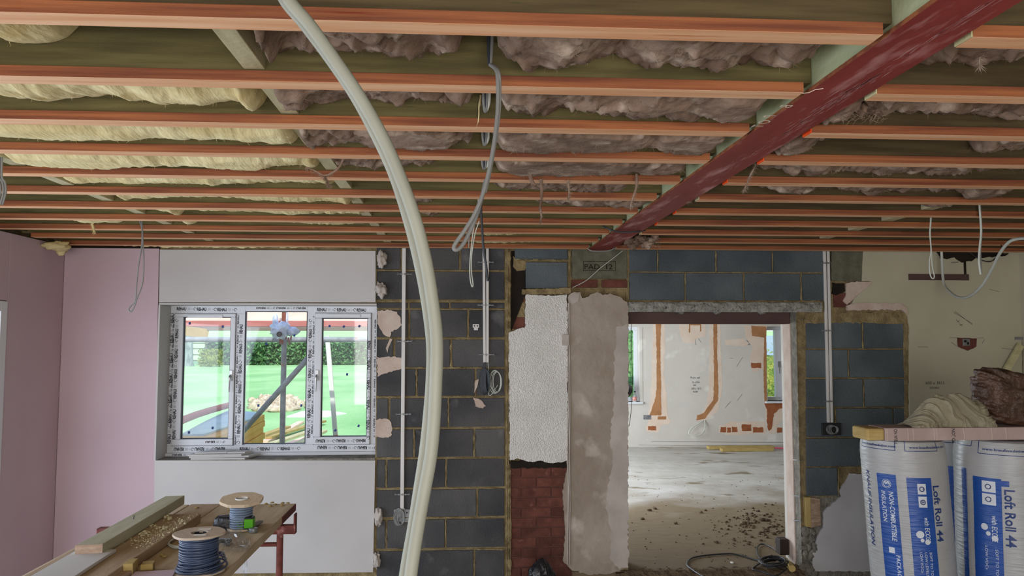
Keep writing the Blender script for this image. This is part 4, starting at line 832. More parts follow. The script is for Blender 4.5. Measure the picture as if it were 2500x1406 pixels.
for i, (a, b) in enumerate(pl):
    z = -.22 + .05 * i; o = MB().bar(PZ(a[0], a[1], z), PZ(b[0], b[1], z), .14, .045).build('scrap_plank', [m_ply, m_yel, m_pale][i % 3]); tag(o, ['pale scrap plank lying under the others outside the centre pane', 'longest scrap plank of the pile outside, reaching right', 'scrap plank across the middle of the pile outside', 'short scrap plank at the lower right of the pile outside', 'short scrap plank at the left of the pile outside', 'topmost scrap plank of the pile outside'][i], 'plank', 'planks outside the window')
mb = MB()
for i in range(260): q = PZ(random.gauss(672, 26), U(976, 1006), GZ); mb.blob(Vector((q.x, q.y, GZ + .05)), (U(.05, .2), U(.05, .2), U(.03, .16)), .5, 2, 6)
tag(mb.build('rubble_heap', M('rubble', 'b09a7c', 'd8cbb4', .9, 9, bump=.5)), 'low heap of soil and rubble on the lawn', 'rubble', kind='stuff')
o = MB().poly([PZ(x, y, GZ + .03) for x, y in ((700, 1016), (738, 1003), (800, 1002), (846, 1008), (800, 1016))], (0, 0, -.03)).build('white_slab', m_wht); tag(o, 'flat white slab lying on the lawn', 'slab')
o = MB().poly([PZ(x, y, GZ + .03) for x, y in ((760, 1070), (850, 1065), (870, 1080), (760, 1086))], (0, 0, -.03)).build('white_slab', m_ply); tag(o, 'pale pink board lying on the grass at the foot of the prop', 'board')

# ---------------------------------------------------------------- next room, through the doorway
YN = 12.42; XN0, XN1 = -.1, 8.2
def PN(px, py): return P(px, py, YN)
wl0, wl1 = 1.7, PN(1562, 900).x; wr0, wr1 = PN(1872, 900).x, PN(1872, 900).x + 1.25
wz0, wz1 = PN(1900, 979).z, PN(1900, 797).z
fw = struct('wall_far'); mb = MB()
for (a, b) in ((XN0, wl0), (wl1, wr0), (wr1, XN1)): mb.box(a, b, YN, YN + .3, -.02, 2.6)
for (a, b) in ((wl0, wl1), (wr0, wr1)): mb.box(a, b, YN, YN + .3, -.02, wz0).box(a, b, YN, YN + .3, wz1, 2.6)
mb.build('painted_plaster', m_fwall, fw)
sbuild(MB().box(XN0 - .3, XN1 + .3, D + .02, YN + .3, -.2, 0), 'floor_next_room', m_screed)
sbuild(MB().box(XN0 - .3, XN1 + .3, D + .24, YN + .3, 2.6, 2.7), 'ceiling_next_room', m_fwall)
sbuild(MB().box(XN0 - .3, XN0, D + .24, 7.6, -.02, 2.6).box(XN0 - .3, XN0, 11.6, YN + .3, -.02, 2.6).box(XN0 - .3, XN0, 7.6, 11.6, 2.3, 2.6), 'wall_next_room_left', m_fwall)  # unseen wall, its wide opening added to let light in
sbuild(MB().box(XN1, XN1 + .3, D + .24, YN + .3, -.02, 2.6), 'wall_next_room_right', m_fwall)
sbuild(MB().box(XN0, XO0, D + .241, D + .30, 0, 2.6).box(XO1, XN1, D + .241, D + .30, 0, 2.6).box(XO0, XO1, D + .241, D + .30, ZO + .13, 2.6), 'wall_next_room_near', m_fwall)
mbh, mbc, mbr = MB(), MB(), MB()
def npatch(mb, pts, lift, jg=1.2, step=5, seed=0): wallpoly(mb, pts, YN - lift, lift + .003, jg=jg, step=step, seed=seed)
npatch(mbh, [(1594, 790), (1622, 790), (1624, 850), (1620, 910), (1628, 960), (1628, 1010), (1640, 1030), (1612, 1040), (1604, 1056), (1582, 1052), (1580, 1036), (1588, 980), (1592, 900)], .0015, 2, 6)
npatch(mbh, [(1656, 790), (1724, 790), (1724, 820), (1700, 826), (1690, 838), (1668, 836), (1660, 815)], .0015, 2, 6)
npatch(mbh, [(1732, 790), (1760, 790), (1760, 850), (1764, 940), (1756, 1000), (1724, 1026), (1700, 1026), (1728, 985), (1732, 900)], .0015, 2, 6)
npatch(mbh, [(1770, 829), (1815, 826), (1830, 838), (1818, 845), (1772, 843)], .0015, 1.5, 6)
npatch(mbh, [(1816, 795), (1872, 795), (1866, 880), (1866, 900), (1842, 910), (1836, 900), (1830, 870), (1838, 850), (1820, 825)], .0015, 2, 8)
npatch(mbh, [(1756, 1040), (1780, 1030), (1868, 1028), (1872, 1046), (1868, 1058), (1780, 1062), (1754, 1056)], .0015, 2, 6)
npatch(mbh, [(1868, 990), (1934, 985), (1934, 1020), (1900, 1030), (1895, 1058), (1878, 1060), (1870, 1030)], .0015, 2, 6)
npatch(mbh, [(1576, 1040), (1602, 1038), (1610, 1052), (1596, 1056), (1580, 1054)], .0018, 1.5, 5)
npatch(mbc, [(1601, 790), (1614, 790), (1612, 860), (1614, 930), (1615, 1014), (1586, 1014), (1598, 980), (1603, 950), (1603, 860)], .003, .8)
npatch(mbc, [(1741, 790), (1751, 790), (1751, 870), (1754, 950), (1753, 978), (1722, 1022), (1700, 1026), (1702, 1014), (1718, 1008), (1742, 976), (1743, 900)], .003, .8)
npatch(mbc, [(1682, 790), (1712, 790), (1712, 808), (1709, 810), (1709, 794), (1685, 794), (1685, 812), (1682, 812)], .003, .5)
npatch(mbc, [(1834, 795), (1871, 797), (1872, 980), (1866, 980), (1864, 900), (1866, 824), (1836, 820)], .003, .6)
npatch(mbr, [(1866, 985), (1934, 985), (1934, 992), (1904, 998), (1890, 1010), (1884, 1048), (1876, 1052), (1872, 1030), (1872, 1000)], .003, 1)
for (a, b, c_, d_) in ((1834, 886, 1858, 898), (1759, 1042, 1773, 1055), (1775, 1044, 1784, 1056), (1787, 1042, 1800, 1055), (1811, 1036, 1834, 1052), (1838, 1043, 1863, 1056), (1897, 1044, 1909, 1056), (1582, 1040, 1602, 1050)): npatch(mbr, [(a, b), (c_, b), (c_, d_), (a, d_)], .004, .8, 4, int(a))
npatch(mbc, [(1606, 1016), (1626, 1016), (1626, 1024), (1606, 1024)], .0035, .4)
mbh.build('bare_plaster_patch', m_halo, fw); mbc.build('filled_chase', m_chase, fw); mbr.build('filled_hole', m_rust2, fw)
mb = MB(); wallpoly(mb, [(1571, 1013), (1590, 1013), (1590, 1024), (1571, 1024)], YN - .004, .006); mb.build('socket_recess', m_gal, fw)
mb = MB()
for i, (t, x, y, L) in enumerate((('Move exit', 1686, 924, .16), ('to other', 1690, 935, .13), ('side', 1692, 942, .05), ('600 x 1815', 1688, 951, .16), ('double', 1692, 958, .08), ('2 + 700', 1812, 836, .12), ('1700', 1816, 842, .12))): put_text(mb, t, onwall(x, y, YN - .0012), length=L, height=.035)
for (a, b) in (((1784, 980), (1775, 990)), ((1780, 984), (1770, 996)), ((1812, 962), (1800, 978)), ((1813, 872), (1798, 895)), ((1698, 828), (1699, 842)), ((1705, 826), (1712, 836)), ((1782, 874), (1790, 875)), ((1540, 800), (1540, 975)), ((1569, 800), (1570, 980)), ((1590, 1078), (1925, 1080)), ((1560, 1086), (1700, 1088)), ((1700, 1088), (1925, 1086))):
    mb.bar(P(*a, YN - .0015), P(*b, YN - .0015), .0006, .004)
mb.build('pencil_marks', m_print, fw)
def farwin(name, a, b, bars):
    o = struct(name); y0, y1 = YN + .14, YN + .2; t = .06
    mb = MB().box(a, b, y0, y1, wz1 - t, wz1).box(a, b, y0, y1, wz0, wz0 + t).box(a, a + t, y0, y1, wz0 + t, wz1 - t).box(b - t, b, y0, y1, wz0 + t, wz1 - t)
    for x in bars: mb.box(x - .09, x + .09, y0 - .012, y1 + .001, wz0 + .05, wz1 - .05)
    mb.build('window_frame', m_upvc, o, bevel=.004); MB().box(a + t, b - t, y0 + .02, y0 + .026, wz0 + t, wz1 - t).build('glass_pane', m_glass, o)
    MB().box(a - .04, b + .04, YN - .05, YN + .14, wz0 - .03, wz0).build('window_sill', m_upvc, o, bevel=.004)
    for x in bars[:1]:
        mb = MB().box(x - .045, x - .02, y0 - .03, y0 - .01, CAMZ - .45, CAMZ - .35).box(x - .04, x - .03, y0 - .05, y0 - .04, CAMZ - .55, CAMZ - .37).box(x + .025, x + .05, y0 - .03, y0 - .01, CAMZ - .45, CAMZ - .35).box(x + .03, x + .04, y0 - .05, y0 - .04, CAMZ - .55, CAMZ - .37); mb.build('window_handle', m_chrome, o)
farwin('window_2', wl0, wl1, [2.2]); farwin('window_3', wr0, wr1, [PN(1914, 900).x])
def bush(c, r, m, lb, n=1500):
    mb = MB(); mb.blob(c, r, .4, 3, 20); leafy(mb, n, lambda: Vector(c) + Vector((random.gauss(0, .5) * r[0], random.gauss(0, .5) * r[1] - .2, random.gauss(0, .45) * r[2])), .06); tag(mb.build('bush', m), lb, 'bush')
bush((8.2, 18.5, .45), (1.8, .8, 1.0), m_leafy, 'sunlit yellow-green bush outside the right-hand window of the next room')
bush((3.6, 17, .9), (1.4, .8, 1.7), m_leaf, 'green bush outside the left-hand window of the next room')
MBg = MB(); MBg.grid(lambda u, v: Vector((1.5 + 40 * u, YN + .31 + 40 * v, -.16)), 2, 2); sbuild(MBg, 'ground_path', M('pale_path', 'd8ccb0', 'e4dcc8', .9, 3, bump=.2))
o = MB().box(6, 12, 24, 24.3, -.16, 1.85).build('garden_wall', M('blue_grey_render', '8ea4b4', '9cb0be', .9, 2, bump=.1)); tag(o, 'blue-grey garden wall seen through the right-hand window of the next room', 'wall')
# things on the left window sill
c = P(1545, 940, YN - .0) ; o = thing('bucket', 'dark grey flexible bucket tipped over on the window sill of the next room', 'bucket', (wl1 - .17, YN + .05, wz0 + .001))
mb = MB(); mb.lathe([(.08, .0), (.10, .02), (.115, .14), (.13, .25), (.12, .25), (.105, .14), (.08, .03)], (wl1 - .17, YN - .02, wz0 + .15), 28, axis=(-.5, -.1, .25), wob=.02); mb.build('bucket_body', m_black, o)
c2 = P(1550, 962, YN - .02); o = thing('sauce_bottle', 'small clear bottle with a red and white label on the window sill', 'bottle', (c2.x, YN - .0, wz0))
MB().lathe([(.0, .0), (.034, .0), (.036, .01), (.036, .09), (.02, .125), (.013, .14), (.013, .155), (0, .155)], (c2.x, YN - .012, wz0 + .001), 20).build('bottle_body', M('bottle_plastic', 'a8aca8', None, .2, bump=0, spec=.6), o); MB().lathe([(.0365, .02), (.0368, .022), (.0368, .08), (.0365, .082)], (c2.x, YN - .012, wz0 + .001), 20).build('bottle_label', M('bottle_label', 'd8b0a4', 'b84838', .6, 30, bump=0), o); MB().lathe([(.015, .154), (.015, .172), (0, .173)], (c2.x, YN - .012, wz0 + .001), 16).build('cap', m_black, o)
# timber on the next room's floor
for (a, b, c_, d_, yy, lb) in ((1731, 1090, 1895, 1098, 0, 'flat rough plank lying at the foot of the far wall, further one'), (1764, 1096, 1893, 1103, 1, 'flat rough plank lying at the foot of the far wall, nearer one')):
    p0 = PZ(a, d_, .001); p1 = PZ(c_, d_, .001); o = MB().box(p0.x, p1.x, p0.y, p0.y + .13, .002, .048).build('rough_plank', m_yel, bevel=.003); tag(o, lb, 'plank', 'planks in the next room')
o = MB().tube([PZ(1870, 1092, .02), PZ(1905, 1094, .02), PZ(1945, 1095, .02), PZ(1990, 1095, .02)], .012, 8, smooth=3).build('pink_pipe', M('pink_pipe', 'c8566a', None, .5, bump=0)); tag(o, 'thin pink pipe lying on the floor at the far wall', 'pipe')
mb = MB(); mb.tube([P(1720, 1026, YN - .01), P(1722, 1040, YN - .05), P(1716, 1056, YN - .10), P(1700, 1064, YN - .12), P(1682, 1058, YN - .10), P(1690, 1044, YN - .08), P(1706, 1034, YN - .05), P(1718, 1026, YN - .01)], .008, 8, smooth=5)
o = tag(mb.build('cable_loop', m_cabw), 'white cable looped out of the chased far wall', 'cable')
# crumbs and clods
mb = MB(); rg = random.Random(9)
def clod(px, py, s): q = PZ(px, py, .0); mb.blob((q.x, q.y, s * .3), (s, s * rg.uniform(.7, 1.3), s * .6), .5, 2, 8)
for i in range(230):
    x = rg.gauss(1860, 60); y = rg.gauss(1285, 26)
    if 1545 < x < 1938 and 1180 < y < 1385 and not (x > 1835 and y > 1325): clod(x, y, rg.uniform(.005, .018))
for i in range(170): x = rg.uniform(1540, 1938); clod(x, rg.uniform(1160, 1385), rg.uniform(.003, .008))
for (x, y, s) in ((1816, 1280, .035), (1860, 1271, .03), (1873, 1272, .025), (1599, 1243, .022), (1586, 1247, .024), (1568, 1268, .02), (1711, 1252, .02), (1650, 1279, .02), (1930, 1273, .026), (1890, 1305, .022), (1868, 1308, .018)): clod(x, y, s)
tag(mb.build('soil_crumbs', m_dirt), 'dark crumbs of soil scattered over the dusty floor of the next room', 'soil', kind='stuff')
mb = MB(); mb.grid(lambda u, v: Vector((XO0 - .1 + (XO1 - XO0 + .1) * u, D - .1 + .16 * v, -.12 + .12 * min(1, v * 1.6) ** .6 + .02 * noise.noise(Vector((u * 30, v * 5, 3))))), 90, 12); mb.build('broken_threshold', m_dirt, wb)
tag(MB().box(PZ(1800, 1388, .001).x, PZ(1806, 1388, .001).x, 5.95, 5.975, .002, .01).build('white_chip', m_wht), 'small white chip on the floor just inside the doorway', 'chip')
# black cable tangle and box
def cab(pts, r, m, name, lb, cat='cable', sm=6, n=8, grp=None, flat=1.0, parent=None):
    o = MB().tube(pts, r, n, smooth=sm, flat=flat).build(name, m, parent)
    if parent is None: tag(o, lb, cat, grp)
    return o
fz = lambda L, z=.009: [PZ(x, y, z) for x, y in L]
cab(fz([(1720, 1410), (1692, 1392), (1677, 1378), (1688, 1363), (1720, 1356), (1770, 1352), (1800, 1354), (1852, 1369)]), .0065, m_black, 'floor_cable', 'single black cable sweeping across the floor in the doorway')
o = thing('cable_tangle', 'heap of black flex by the right side of the doorway', 'cable', PZ(1890, 1375, 0))
rg = random.Random(2)
for i in range(7):
    cx_, cy_ = 1888 + rg.uniform(-6, 6), 1372 + rg.uniform(-4, 4); a_ = rg.uniform(26, 36); b_ = rg.uniform(7, 12); ph = rg.uniform(0, 6)
    L = [PZ(cx_ + a_ * math.cos(q + ph), cy_ + b_ * math.sin(q + ph), .01 + .01 * i) for q in [k * .6 for k in range(11)]]; MB().tube(L, .0065, 6, smooth=4, closed=False).build('coil_turn', m_black, o)
MB().tube(fz([(1906, 1350), (1880, 1334), (1858, 1328), (1848, 1338), (1850, 1355), (1862, 1372)], .012), .006, 8, smooth=6).build('coil_turn', m_black, o)
MB().tube(fz([(1860, 1372), (1842, 1384), (1838, 1390), (1860, 1396), (1895, 1405), (1925, 1384)], .012), .006, 8, smooth=4).build('coil_turn', m_black, o)
o = MB().box(PZ(1908, 1372, .0).x, PZ(1930, 1372, 0).x, 5.99, 6.08, .045, .165).build('transformer_box', M('dark_brown_box', '30221c', None, .6, bump=.1), bevel=.004); tag(o, 'small dark brown box on top of the black flex', 'box')
o = MB().tube([PZ(1924, 1376, .03), PZ(1934, 1388, .03)], .025, 16).build('tape_roll', m_yel); tag(o, 'stubby tan roll lying beside the black flex', 'roll')
cab([P(1541, 770, D + .12), P(1542, 850, D + .12), P(1544, 930, D + .13), P(1541, 1000, D + .12), P(1536, 1040, D + .1)], .0022, m_black, 'black_wire', 'thin black wire hanging down the left side of the doorway')
UP = lambda x, y, Y: P(x, y, Y) + Vector((0, 0, .16))
# ---------------------------------------------------------------- bench of planks on a trestle
TZ = CAMZ - .88; FZ = -.12
xe = PZ(722, 1229, TZ).x; yfar = PZ(722, 1229, TZ).y
yn = 1.75
names = ['right-hand plank of the bench top, with a worn edge', 'second plank from the right of the bench top, under the cable drums', 'third plank from the right of the bench top', 'left plank of the bench top, under the loose timber']
ws = [.205, .195, .165, .19]; x = xe
for i, wd in enumerate(ws):
    mb = MB().box(x - wd + .004, x, yn, yfar + (0, .01, .03, .015)[i], TZ - .038, TZ - (0, .001, .002, .001)[i]); o = mb.build('bench_plank', m_plank if i != 2 else m_plankd, bevel=.003); tag(o, names[i], 'plank', 'bench top planks')
    if i == 0: o2 = MB().box(xe - .0005, xe + .0015, yfar - .32, yfar + .0012, TZ - .037, TZ - .001).build('end_band', m_rust, o, label='red-brown metal band at the plank end')
    x -= wd
# trestle
yt = 4.0; pxm = lambda px, py: P(px, py, yt)
o = thing('trestle', 'rusty red-brown steel trestle carrying the far end of the bench', 'trestle', (-1.2, yt, FZ))
zc = TZ - .039; x1 = pxm(721, 1270).x; xl = -1.78
MB().box(xl, x1, yt - .022, yt + .022, zc - .042, zc).build('top_channel', m_rust, o, bevel=.003)
MB().box(x1 - .004, x1 + .004, yt - .022, yt + .022, zc - .042, zc + .055).build('end_stop', m_rust, o, bevel=.001)
xp = pxm(683, 1340).x
for xx, ylen in ((xp, 0), (xl + .12, 0)): MB().tube([(xx, yt, zc - .042), (xx, yt, FZ)], .0165, 16).build('leg', m_rust, o)
MB().tube([(xl + .12, yt, pxm(650, 1329).z), (xp - .014, yt, pxm(650, 1329).z)], .011, 12).build('rail', m_rust, o)
for xx in (xp, xl + .12): MB().bar((xx, yt, FZ + .02), (xx, yt + .0, FZ + .0), .06, .3, up=(0, 1, 0)).build('foot', m_rust, o)
# loose plank with crumbs on the bench
z1 = TZ + .0005; h1 = .040
pl2 = [PZ(491, 1254, z1 + h1), PZ(378, 1254, z1 + h1)]
xa, xb = PZ(378, 1254, z1 + h1).x, PZ(491, 1254, z1 + h1).x; yb = PZ(491, 1254, z1 + h1).y
o = MB().box(xb - .30, xb, yn, yb, z1, z1 + h1).build('loose_plank', m_plankd, bevel=.003); tag(o, 'brown plank covered in plaster crumbs lying on top of the bench', 'plank')
mb = MB(); rg = random.Random(11); zz = z1 + h1
for i in range(620):
    t = rg.random(); px = 335 + 150 * t + rg.gauss(0, 24); py = 1328 - 66 * t + rg.gauss(0, 9); q = PZ(px, py, zz)
    if not (xb - .235 < q.x < xb - .006 and q.y < yb - .01): continue
    s = abs(rg.gauss(.0006, .0016)) + .001; mb.blob((q.x, q.y, zz + s * .5), (s, s, s * .7), .6, 2, 6)
for (px, py, s) in ((409, 1266, .016), (402, 1292, .014), (390, 1290, .010), (360, 1302, .012), (441, 1271, .009), (350, 1305, .008), (445, 1277, .01), (375, 1283, .008)):
    for k in range(5): q = PZ(px + U(-8, 8), py + U(-3, 3), zz); mb.blob((q.x, q.y, zz + s * .3), (s * U(.4, .8), s * U(.4, .8), s * .5), .7, 2.4, 9)
tag(mb.build('plaster_crumbs', M('pale_crumbs', 'd8cfa8', 'c8bf9c', .95, 30, bump=.3)), 'pale plaster crumbs scattered on the brown plank', 'crumbs', kind='stuff')
mb = MB(); q = PZ(353, 1288, zz); mb.add([q + Vector((-.012, 0, 0)), q + Vector((.012, .004, .0)), q + Vector((.006, 0, .036)), q + Vector((.001, .010, .006))], [(0, 1, 2), (0, 3, 2), (1, 3, 2), (0, 1, 3)]); tag(mb.build('paper_scrap', m_wht), 'small upright white scrap between the two loose timbers', 'scrap')
# big grey-green timber
zq = TZ + .0415; f0 = PZ(403, 1211, zq + .045); f1 = PZ(451, 1209, zq + .045); n0 = PZ(184, 1331, zq + .045); n1 = PZ(251, 1328, zq + .045)
o = thing('heavy_timber', 'long grey-green treated timber lying over the left of the bench', 'timber', n0)
MB().poly([n0, n1, f1, f0], (0, 0, -.045)).build('timber_body', m_tim, o, bevel=.003)
dv = Vector((0, -.0012, 0)); MB().poly([n0 + dv, n1 + dv, n1 + dv - Vector((0, 0, .045)), n0 + dv - Vector((0, 0, .045))], (0, .001, 0)).build('end_grain', m_endg, o, label='pinkish sawn end')
mb = MB(); a = n0.lerp(f0, .45).lerp(n1.lerp(f1, .45), .5); mb.tube([a, a + Vector((.002, 0, .018))], .0018, 6); mb.build('nail', m_gask, o)
# white board piece
zb2 = TZ + .041
q = [PZ(*p, zb2 + .012) for p in ((-40, 1470), (183, 1345), (284, 1340), (130, 1440))]
o = MB().poly(q, (0, 0, -.0115)).build('plasterboard_piece', m_grey, bevel=.001); tag(o, 'pale plasterboard piece sticking out at the near left of the bench', 'plasterboard')
# small timber offcuts and pink board
def chunk(px0, py0, px1, py1, wd, h, z, m, lb, name='timber_offcut'):
    o = MB().bar(PZ(px0, py0, z + h / 2), PZ(px1, py1, z + h / 2), wd, h).build(name, m, bevel=.002); return tag(o, lb, 'offcut', 'offcuts on the bench')
chunk(312, 1392, 326, 1378, .034, .046, TZ + .001, m_yel, 'upright yellowish timber offcut at the near edge of the brown plank')
chunk(346, 1384, 376, 1382, .05, .030, TZ + .001, m_yel, 'small pale timber block between the brown plank and the dark cable drum')
chunk(250, 1412, 296, 1390, .03, .03, TZ + .001, m_yel, 'yellow timber stick pointing at the near edge of the picture')
chunk(285, 1414, 318, 1396, .03, .022, TZ + .001, m_endg, 'pinkish timber stick beside the yellow stick')
q = [PZ(*p, TZ + .014) for p in ((330, 1395), (431, 1390), (400, 1440), (290, 1440))]
o = MB().poly(q, (0, 0, -.0125)).build('plasterboard_piece', m_pink, bevel=.001); tag(o, 'small pink plasterboard piece on the bench at the bottom of the picture', 'plasterboard')
# cable drums
def drum(name, lb, px, py_top, z_top, zb, r, rc, mc, mf, tilt, turns, loose):
    c = PZ(px, py_top, z_top); c = Vector((c.x, c.y, zb)); o = thing(name, lb, 'cable drum', c, 'cable drums on the bench'); H = z_top - zb; ax = Vector(tilt)
    def fl(z, nm, hole):
        mb = MB(); pr = [(.03 if hole else .0, 0), (r, 0), (r * 1.01, .004), (r, .009), (.03 if hole else .0, .009)]
        if hole: pr.append((.03, 0))
        mb.lathe(pr, c + Vector((0, 0, z)), 36, axis=ax if hole else None, wob=.02, wn=6, sm=False); return mb.build(nm, mf, o, bevel=.001)
    fl(.0005, 'lower_flange', False); fl(H - .009, 'upper_flange', True)
    MB().lathe([(.030, 0), (.030, H - .012)], c + Vector((0, 0, .008)), 24).build('core', m_gask, o)
    mb = MB(); rw = (H - .024) / turns / 2
    for layer in range(turns):
        z = .013 + rw + layer * 2 * rw; rr = rc * (1 + (.10 if layer < 3 and loose else 0) * (3 - layer) / 2 + .012 * math.sin(layer * 2.3))
        mb.tube([c + Vector((rr * math.cos(q), rr * math.sin(q), z + .003 * math.sin(q + layer))) for q in [k * 2 * PI / 40 for k in range(40)]], rw * 1.02, 8, closed=True)
    mb.lathe([(rc * .95, 0), (rc * .95, H - .02)], c + Vector((0, 0, .01)), 28); mb.build('wound_cable', mc, o)
    return o, c, H
d1, c1, H1 = drum('cable_drum', 'dark blue-grey cable drum at the front of the bench, loops slack at its foot', 487, 1299, TZ + .148, TZ + .0005, .094, .068, m_wirb, m_card, (0, 0, 1), 14, True)
for k in range(4):
    ph = .3 + k * .5; rr = .086 - .004 * k
    mb = MB(); mb.tube([c1 + Vector((rr * (1.08 + .12 * math.cos(q - .3)) * math.cos(q), rr * math.sin(q), .016 + .012 * k + .014 * math.sin(q + ph))) for q in [j * 2 * PI / 40 for j in range(40)]], .0042, 8, closed=True, flat=.7); mb.build('slack_loop', m_wirb, d1)
MB().box(c1.x - .018, c1.x + .03, c1.y + .035, c1.y + .055, TZ + .1486, TZ + .1492).box(c1.x - .005, c1.x + .04, c1.y - .055, c1.y - .036, TZ + .1486, TZ + .1492).build('paper_label', m_wht, [c for c in d1.children if c.name.startswith('upper')][0])
d2, c2, H2 = drum('cable_drum', 'light grey cable drum at the back of the bench with a pale wooden flange', 590, 1222, TZ + .132, TZ + .0005, .062, .048, m_wirl, m_cardl, (0, 0, 1), 12, False)
mb = MB(); cc = c2 + Vector((0, 0, .128)); Q = Vector((0, 0, 1)).rotation_difference(Vector((.02, -.12, 1)).normalized()).to_matrix(); n8 = 9
vo = []; 
for z in (0, .014):
    for rr in (.032, .098):
        for k in range(32):
            q = 2 * PI * k / 32; a8 = (q + .3) % (2 * PI / 8) - PI / 8; g = (.96 / math.cos(a8) if rr > .05 else 1); vo.append(cc + Q @ Vector((rr * g * math.cos(q), rr * g * math.sin(q), z)))
fs = []
for k in range(32):
    j = (k + 1) % 32; fs += [(k, j, 32 + j, 32 + k), (64 + k, 96 + k, 96 + j, 64 + j), (32 + k, 32 + j, 96 + j, 96 + k), (k, 64 + k, 64 + j, j)]
mb.add(vo, fs); of_ = mb.build('octagonal_flange', m_cardl, d2, bevel=.001)
MB().lathe([(.034, .0), (.030, .0155), (.026, .0155), (.026, 0)], cc, 24).build('hub_ring', m_wht, of_)
# laser level, pouch, tape, bits
def wbx(px0, py1, px1, py0, Yd, dep): a = P(px0, py1, Yd); b = P(px1, py0, Yd); return a.x, b.x, Yd, Yd + dep, TZ + .0005, TZ + .0005 + (b.z - a.z)
yl = PZ(596, 1298, TZ).y; X0, X1, A_, B_, z0, z1_ = wbx(579, 1298, 617, 1263, yl, .05)
o = thing('laser_level', 'small bright green and black cube-shaped laser level on the bench', 'laser level', ((X0 + X1) / 2, yl, z0))
MB().box(X0, X1, A_, B_, z0, z1_).build('housing', m_black, o, bevel=.008)
MB().box(X0 + .001, X0 + .024, A_ - .0015, A_ + .01, z0 + .004, z1_ - .014).build('front_panel', m_lime, o, bevel=.001); MB().box(X0 + .03, X1 + .001, A_ - .0015, B_ - .006, z0 + .014, z1_ - .008).build('side_panel', m_lime, o, bevel=.002)
xc = X0 + .0115; MB().box(xc - .003, xc + .003, A_ - .0025, A_, z0 + .022, z1_ - .012).box(xc - .009, xc + .009, A_ - .0025, A_, z0 + .032, z0 + .039).build('beam_window', m_black, o)
MB().box(X0 + .003, X0 + .022, A_ - .0025, A_, z0 + .006, z0 + .012).build('yellow_switch', M('yellow_switch', 'd8c820', None, .5, bump=0), o)
yq = PZ(550, 1296, TZ).y; c = P(548, 1281, yq + .03); mb = MB()
def pouch(u, v):
    q = 2 * PI * u; t = v * PI * .5; rx = .052; ry = .036; h = .062; k = abs(math.cos(q)) ** .5 * (1 if math.cos(q) > 0 else -1); k2 = abs(math.sin(q)) ** .5 * (1 if math.sin(q) > 0 else -1)
    return Vector((c.x + rx * k * math.cos(t) ** .35 * .95, yq + .035 + ry * k2 * math.cos(t) ** .35, TZ + .001 + h * math.sin(t) ** .8 + .004 * noise.noise(Vector((u * 9, v * 6, 1)))))
mb.grid(pouch, 36, 14); o = mb.build('tool_pouch', m_blk); tag(o, 'small black fabric pouch between the two cable drums', 'pouch')
q = PZ(618, 1300, TZ); o = MB().lathe([(.0, .0), (.019, 0), (.020, .002), (.020, .018), (.019, .02), (.0, .02)], (q.x, q.y, TZ + .0005), 24).build('tape_roll', m_gal); tag(o, 'small grey roll of tape right of the green laser level', 'tape roll')
o = MB().tube([PZ(617, 1283, TZ + .012), PZ(630, 1276, TZ + .012), PZ(640, 1273, TZ + .010)], [.012, .012, .006], 10, smooth=0).build('cable_offcut', m_cable); tag(o, 'stubby grey tool handle behind the green laser level', 'tool')
mb = MB()
def film(u, v):
    q = PZ(535 + 65 * u + 12 * math.sin(v * 5), 1350 - 55 * v, TZ); return Vector((q.x, q.y, TZ + .003 + .026 * abs(noise.noise(Vector((u * 5, v * 5, 4)))) + .008 * abs(noise.noise(Vector((u * 13, v * 12, 4))))))
mb.grid(film, 40, 40); o = mb.build('plastic_film', m_bag); tag(o, 'crumpled clear plastic film right of the dark cable drum', 'plastic')
mb = MB(); q = PZ(547, 1325, TZ + .01)
for i in range(26): mb.tube([q + Vector((U(-.03, .03), U(-.03, .03), U(0, .014))) for j in range(4)], .0018, 5, smooth=3)
o = mb.build('fixing_clips', m_gal); tag(o, 'little heap of metal fixing clips beside the dark cable drum', 'clips', kind='stuff')
mb = MB(); mb.tube([PZ(440, 1300, TZ + .01), PZ(415, 1312, TZ + .012), PZ(408, 1322, TZ + .008), PZ(418, 1335, TZ + .006), PZ(440, 1338, TZ + .006)], .0035, 6, smooth=5); mb.tube([PZ(444, 1304, TZ + .014), PZ(422, 1316, TZ + .015), PZ(412, 1326, TZ + .01), PZ(424, 1333, TZ + .01), PZ(442, 1334, TZ + .01)], .0035, 6, smooth=5)
tag(mb.build('cable_loop', m_cabw), 'pale twisted cable ends left of the dark cable drum', 'cable')
mb = MB(); xs_ = PZ(597, 1336, TZ); mb.tube([xs_ + Vector((-.03, .02, .004)), xs_ + Vector((.004, 0, .003)), xs_ + Vector((.014, -.01, -.03)), P(597, 1372, xs_.y), P(595, 1406, xs_.y), P(596, 1460, xs_.y)], .0035, 6, smooth=5); mb.tube([P(600, 1350, xs_.y), P(603, 1380, xs_.y), P(600, 1406, xs_.y), P(601, 1450, xs_.y)], .0028, 6, smooth=5)
tag(mb.build('plastic_strip', m_bag), 'thin clear plastic strips hanging off the bench edge', 'plastic')
mb = MB(); rg = random.Random(21)
for (px, py) in ((650, 1231), (665, 1228), (660, 1236), (672, 1232), (690, 1229), (703, 1229), (688, 1235), (530, 1262), (395, 1357), (402, 1360), (480, 1240), (560, 1246), (470, 1262)):
    q = PZ(px, py, TZ); mb.blob((q.x, q.y, TZ + .003), (.011, .006, .004), .6, 3, 8)
tag(mb.build('wood_chips', m_yel), 'small wood chips lying on the far end of the bench', 'chips', kind='stuff')

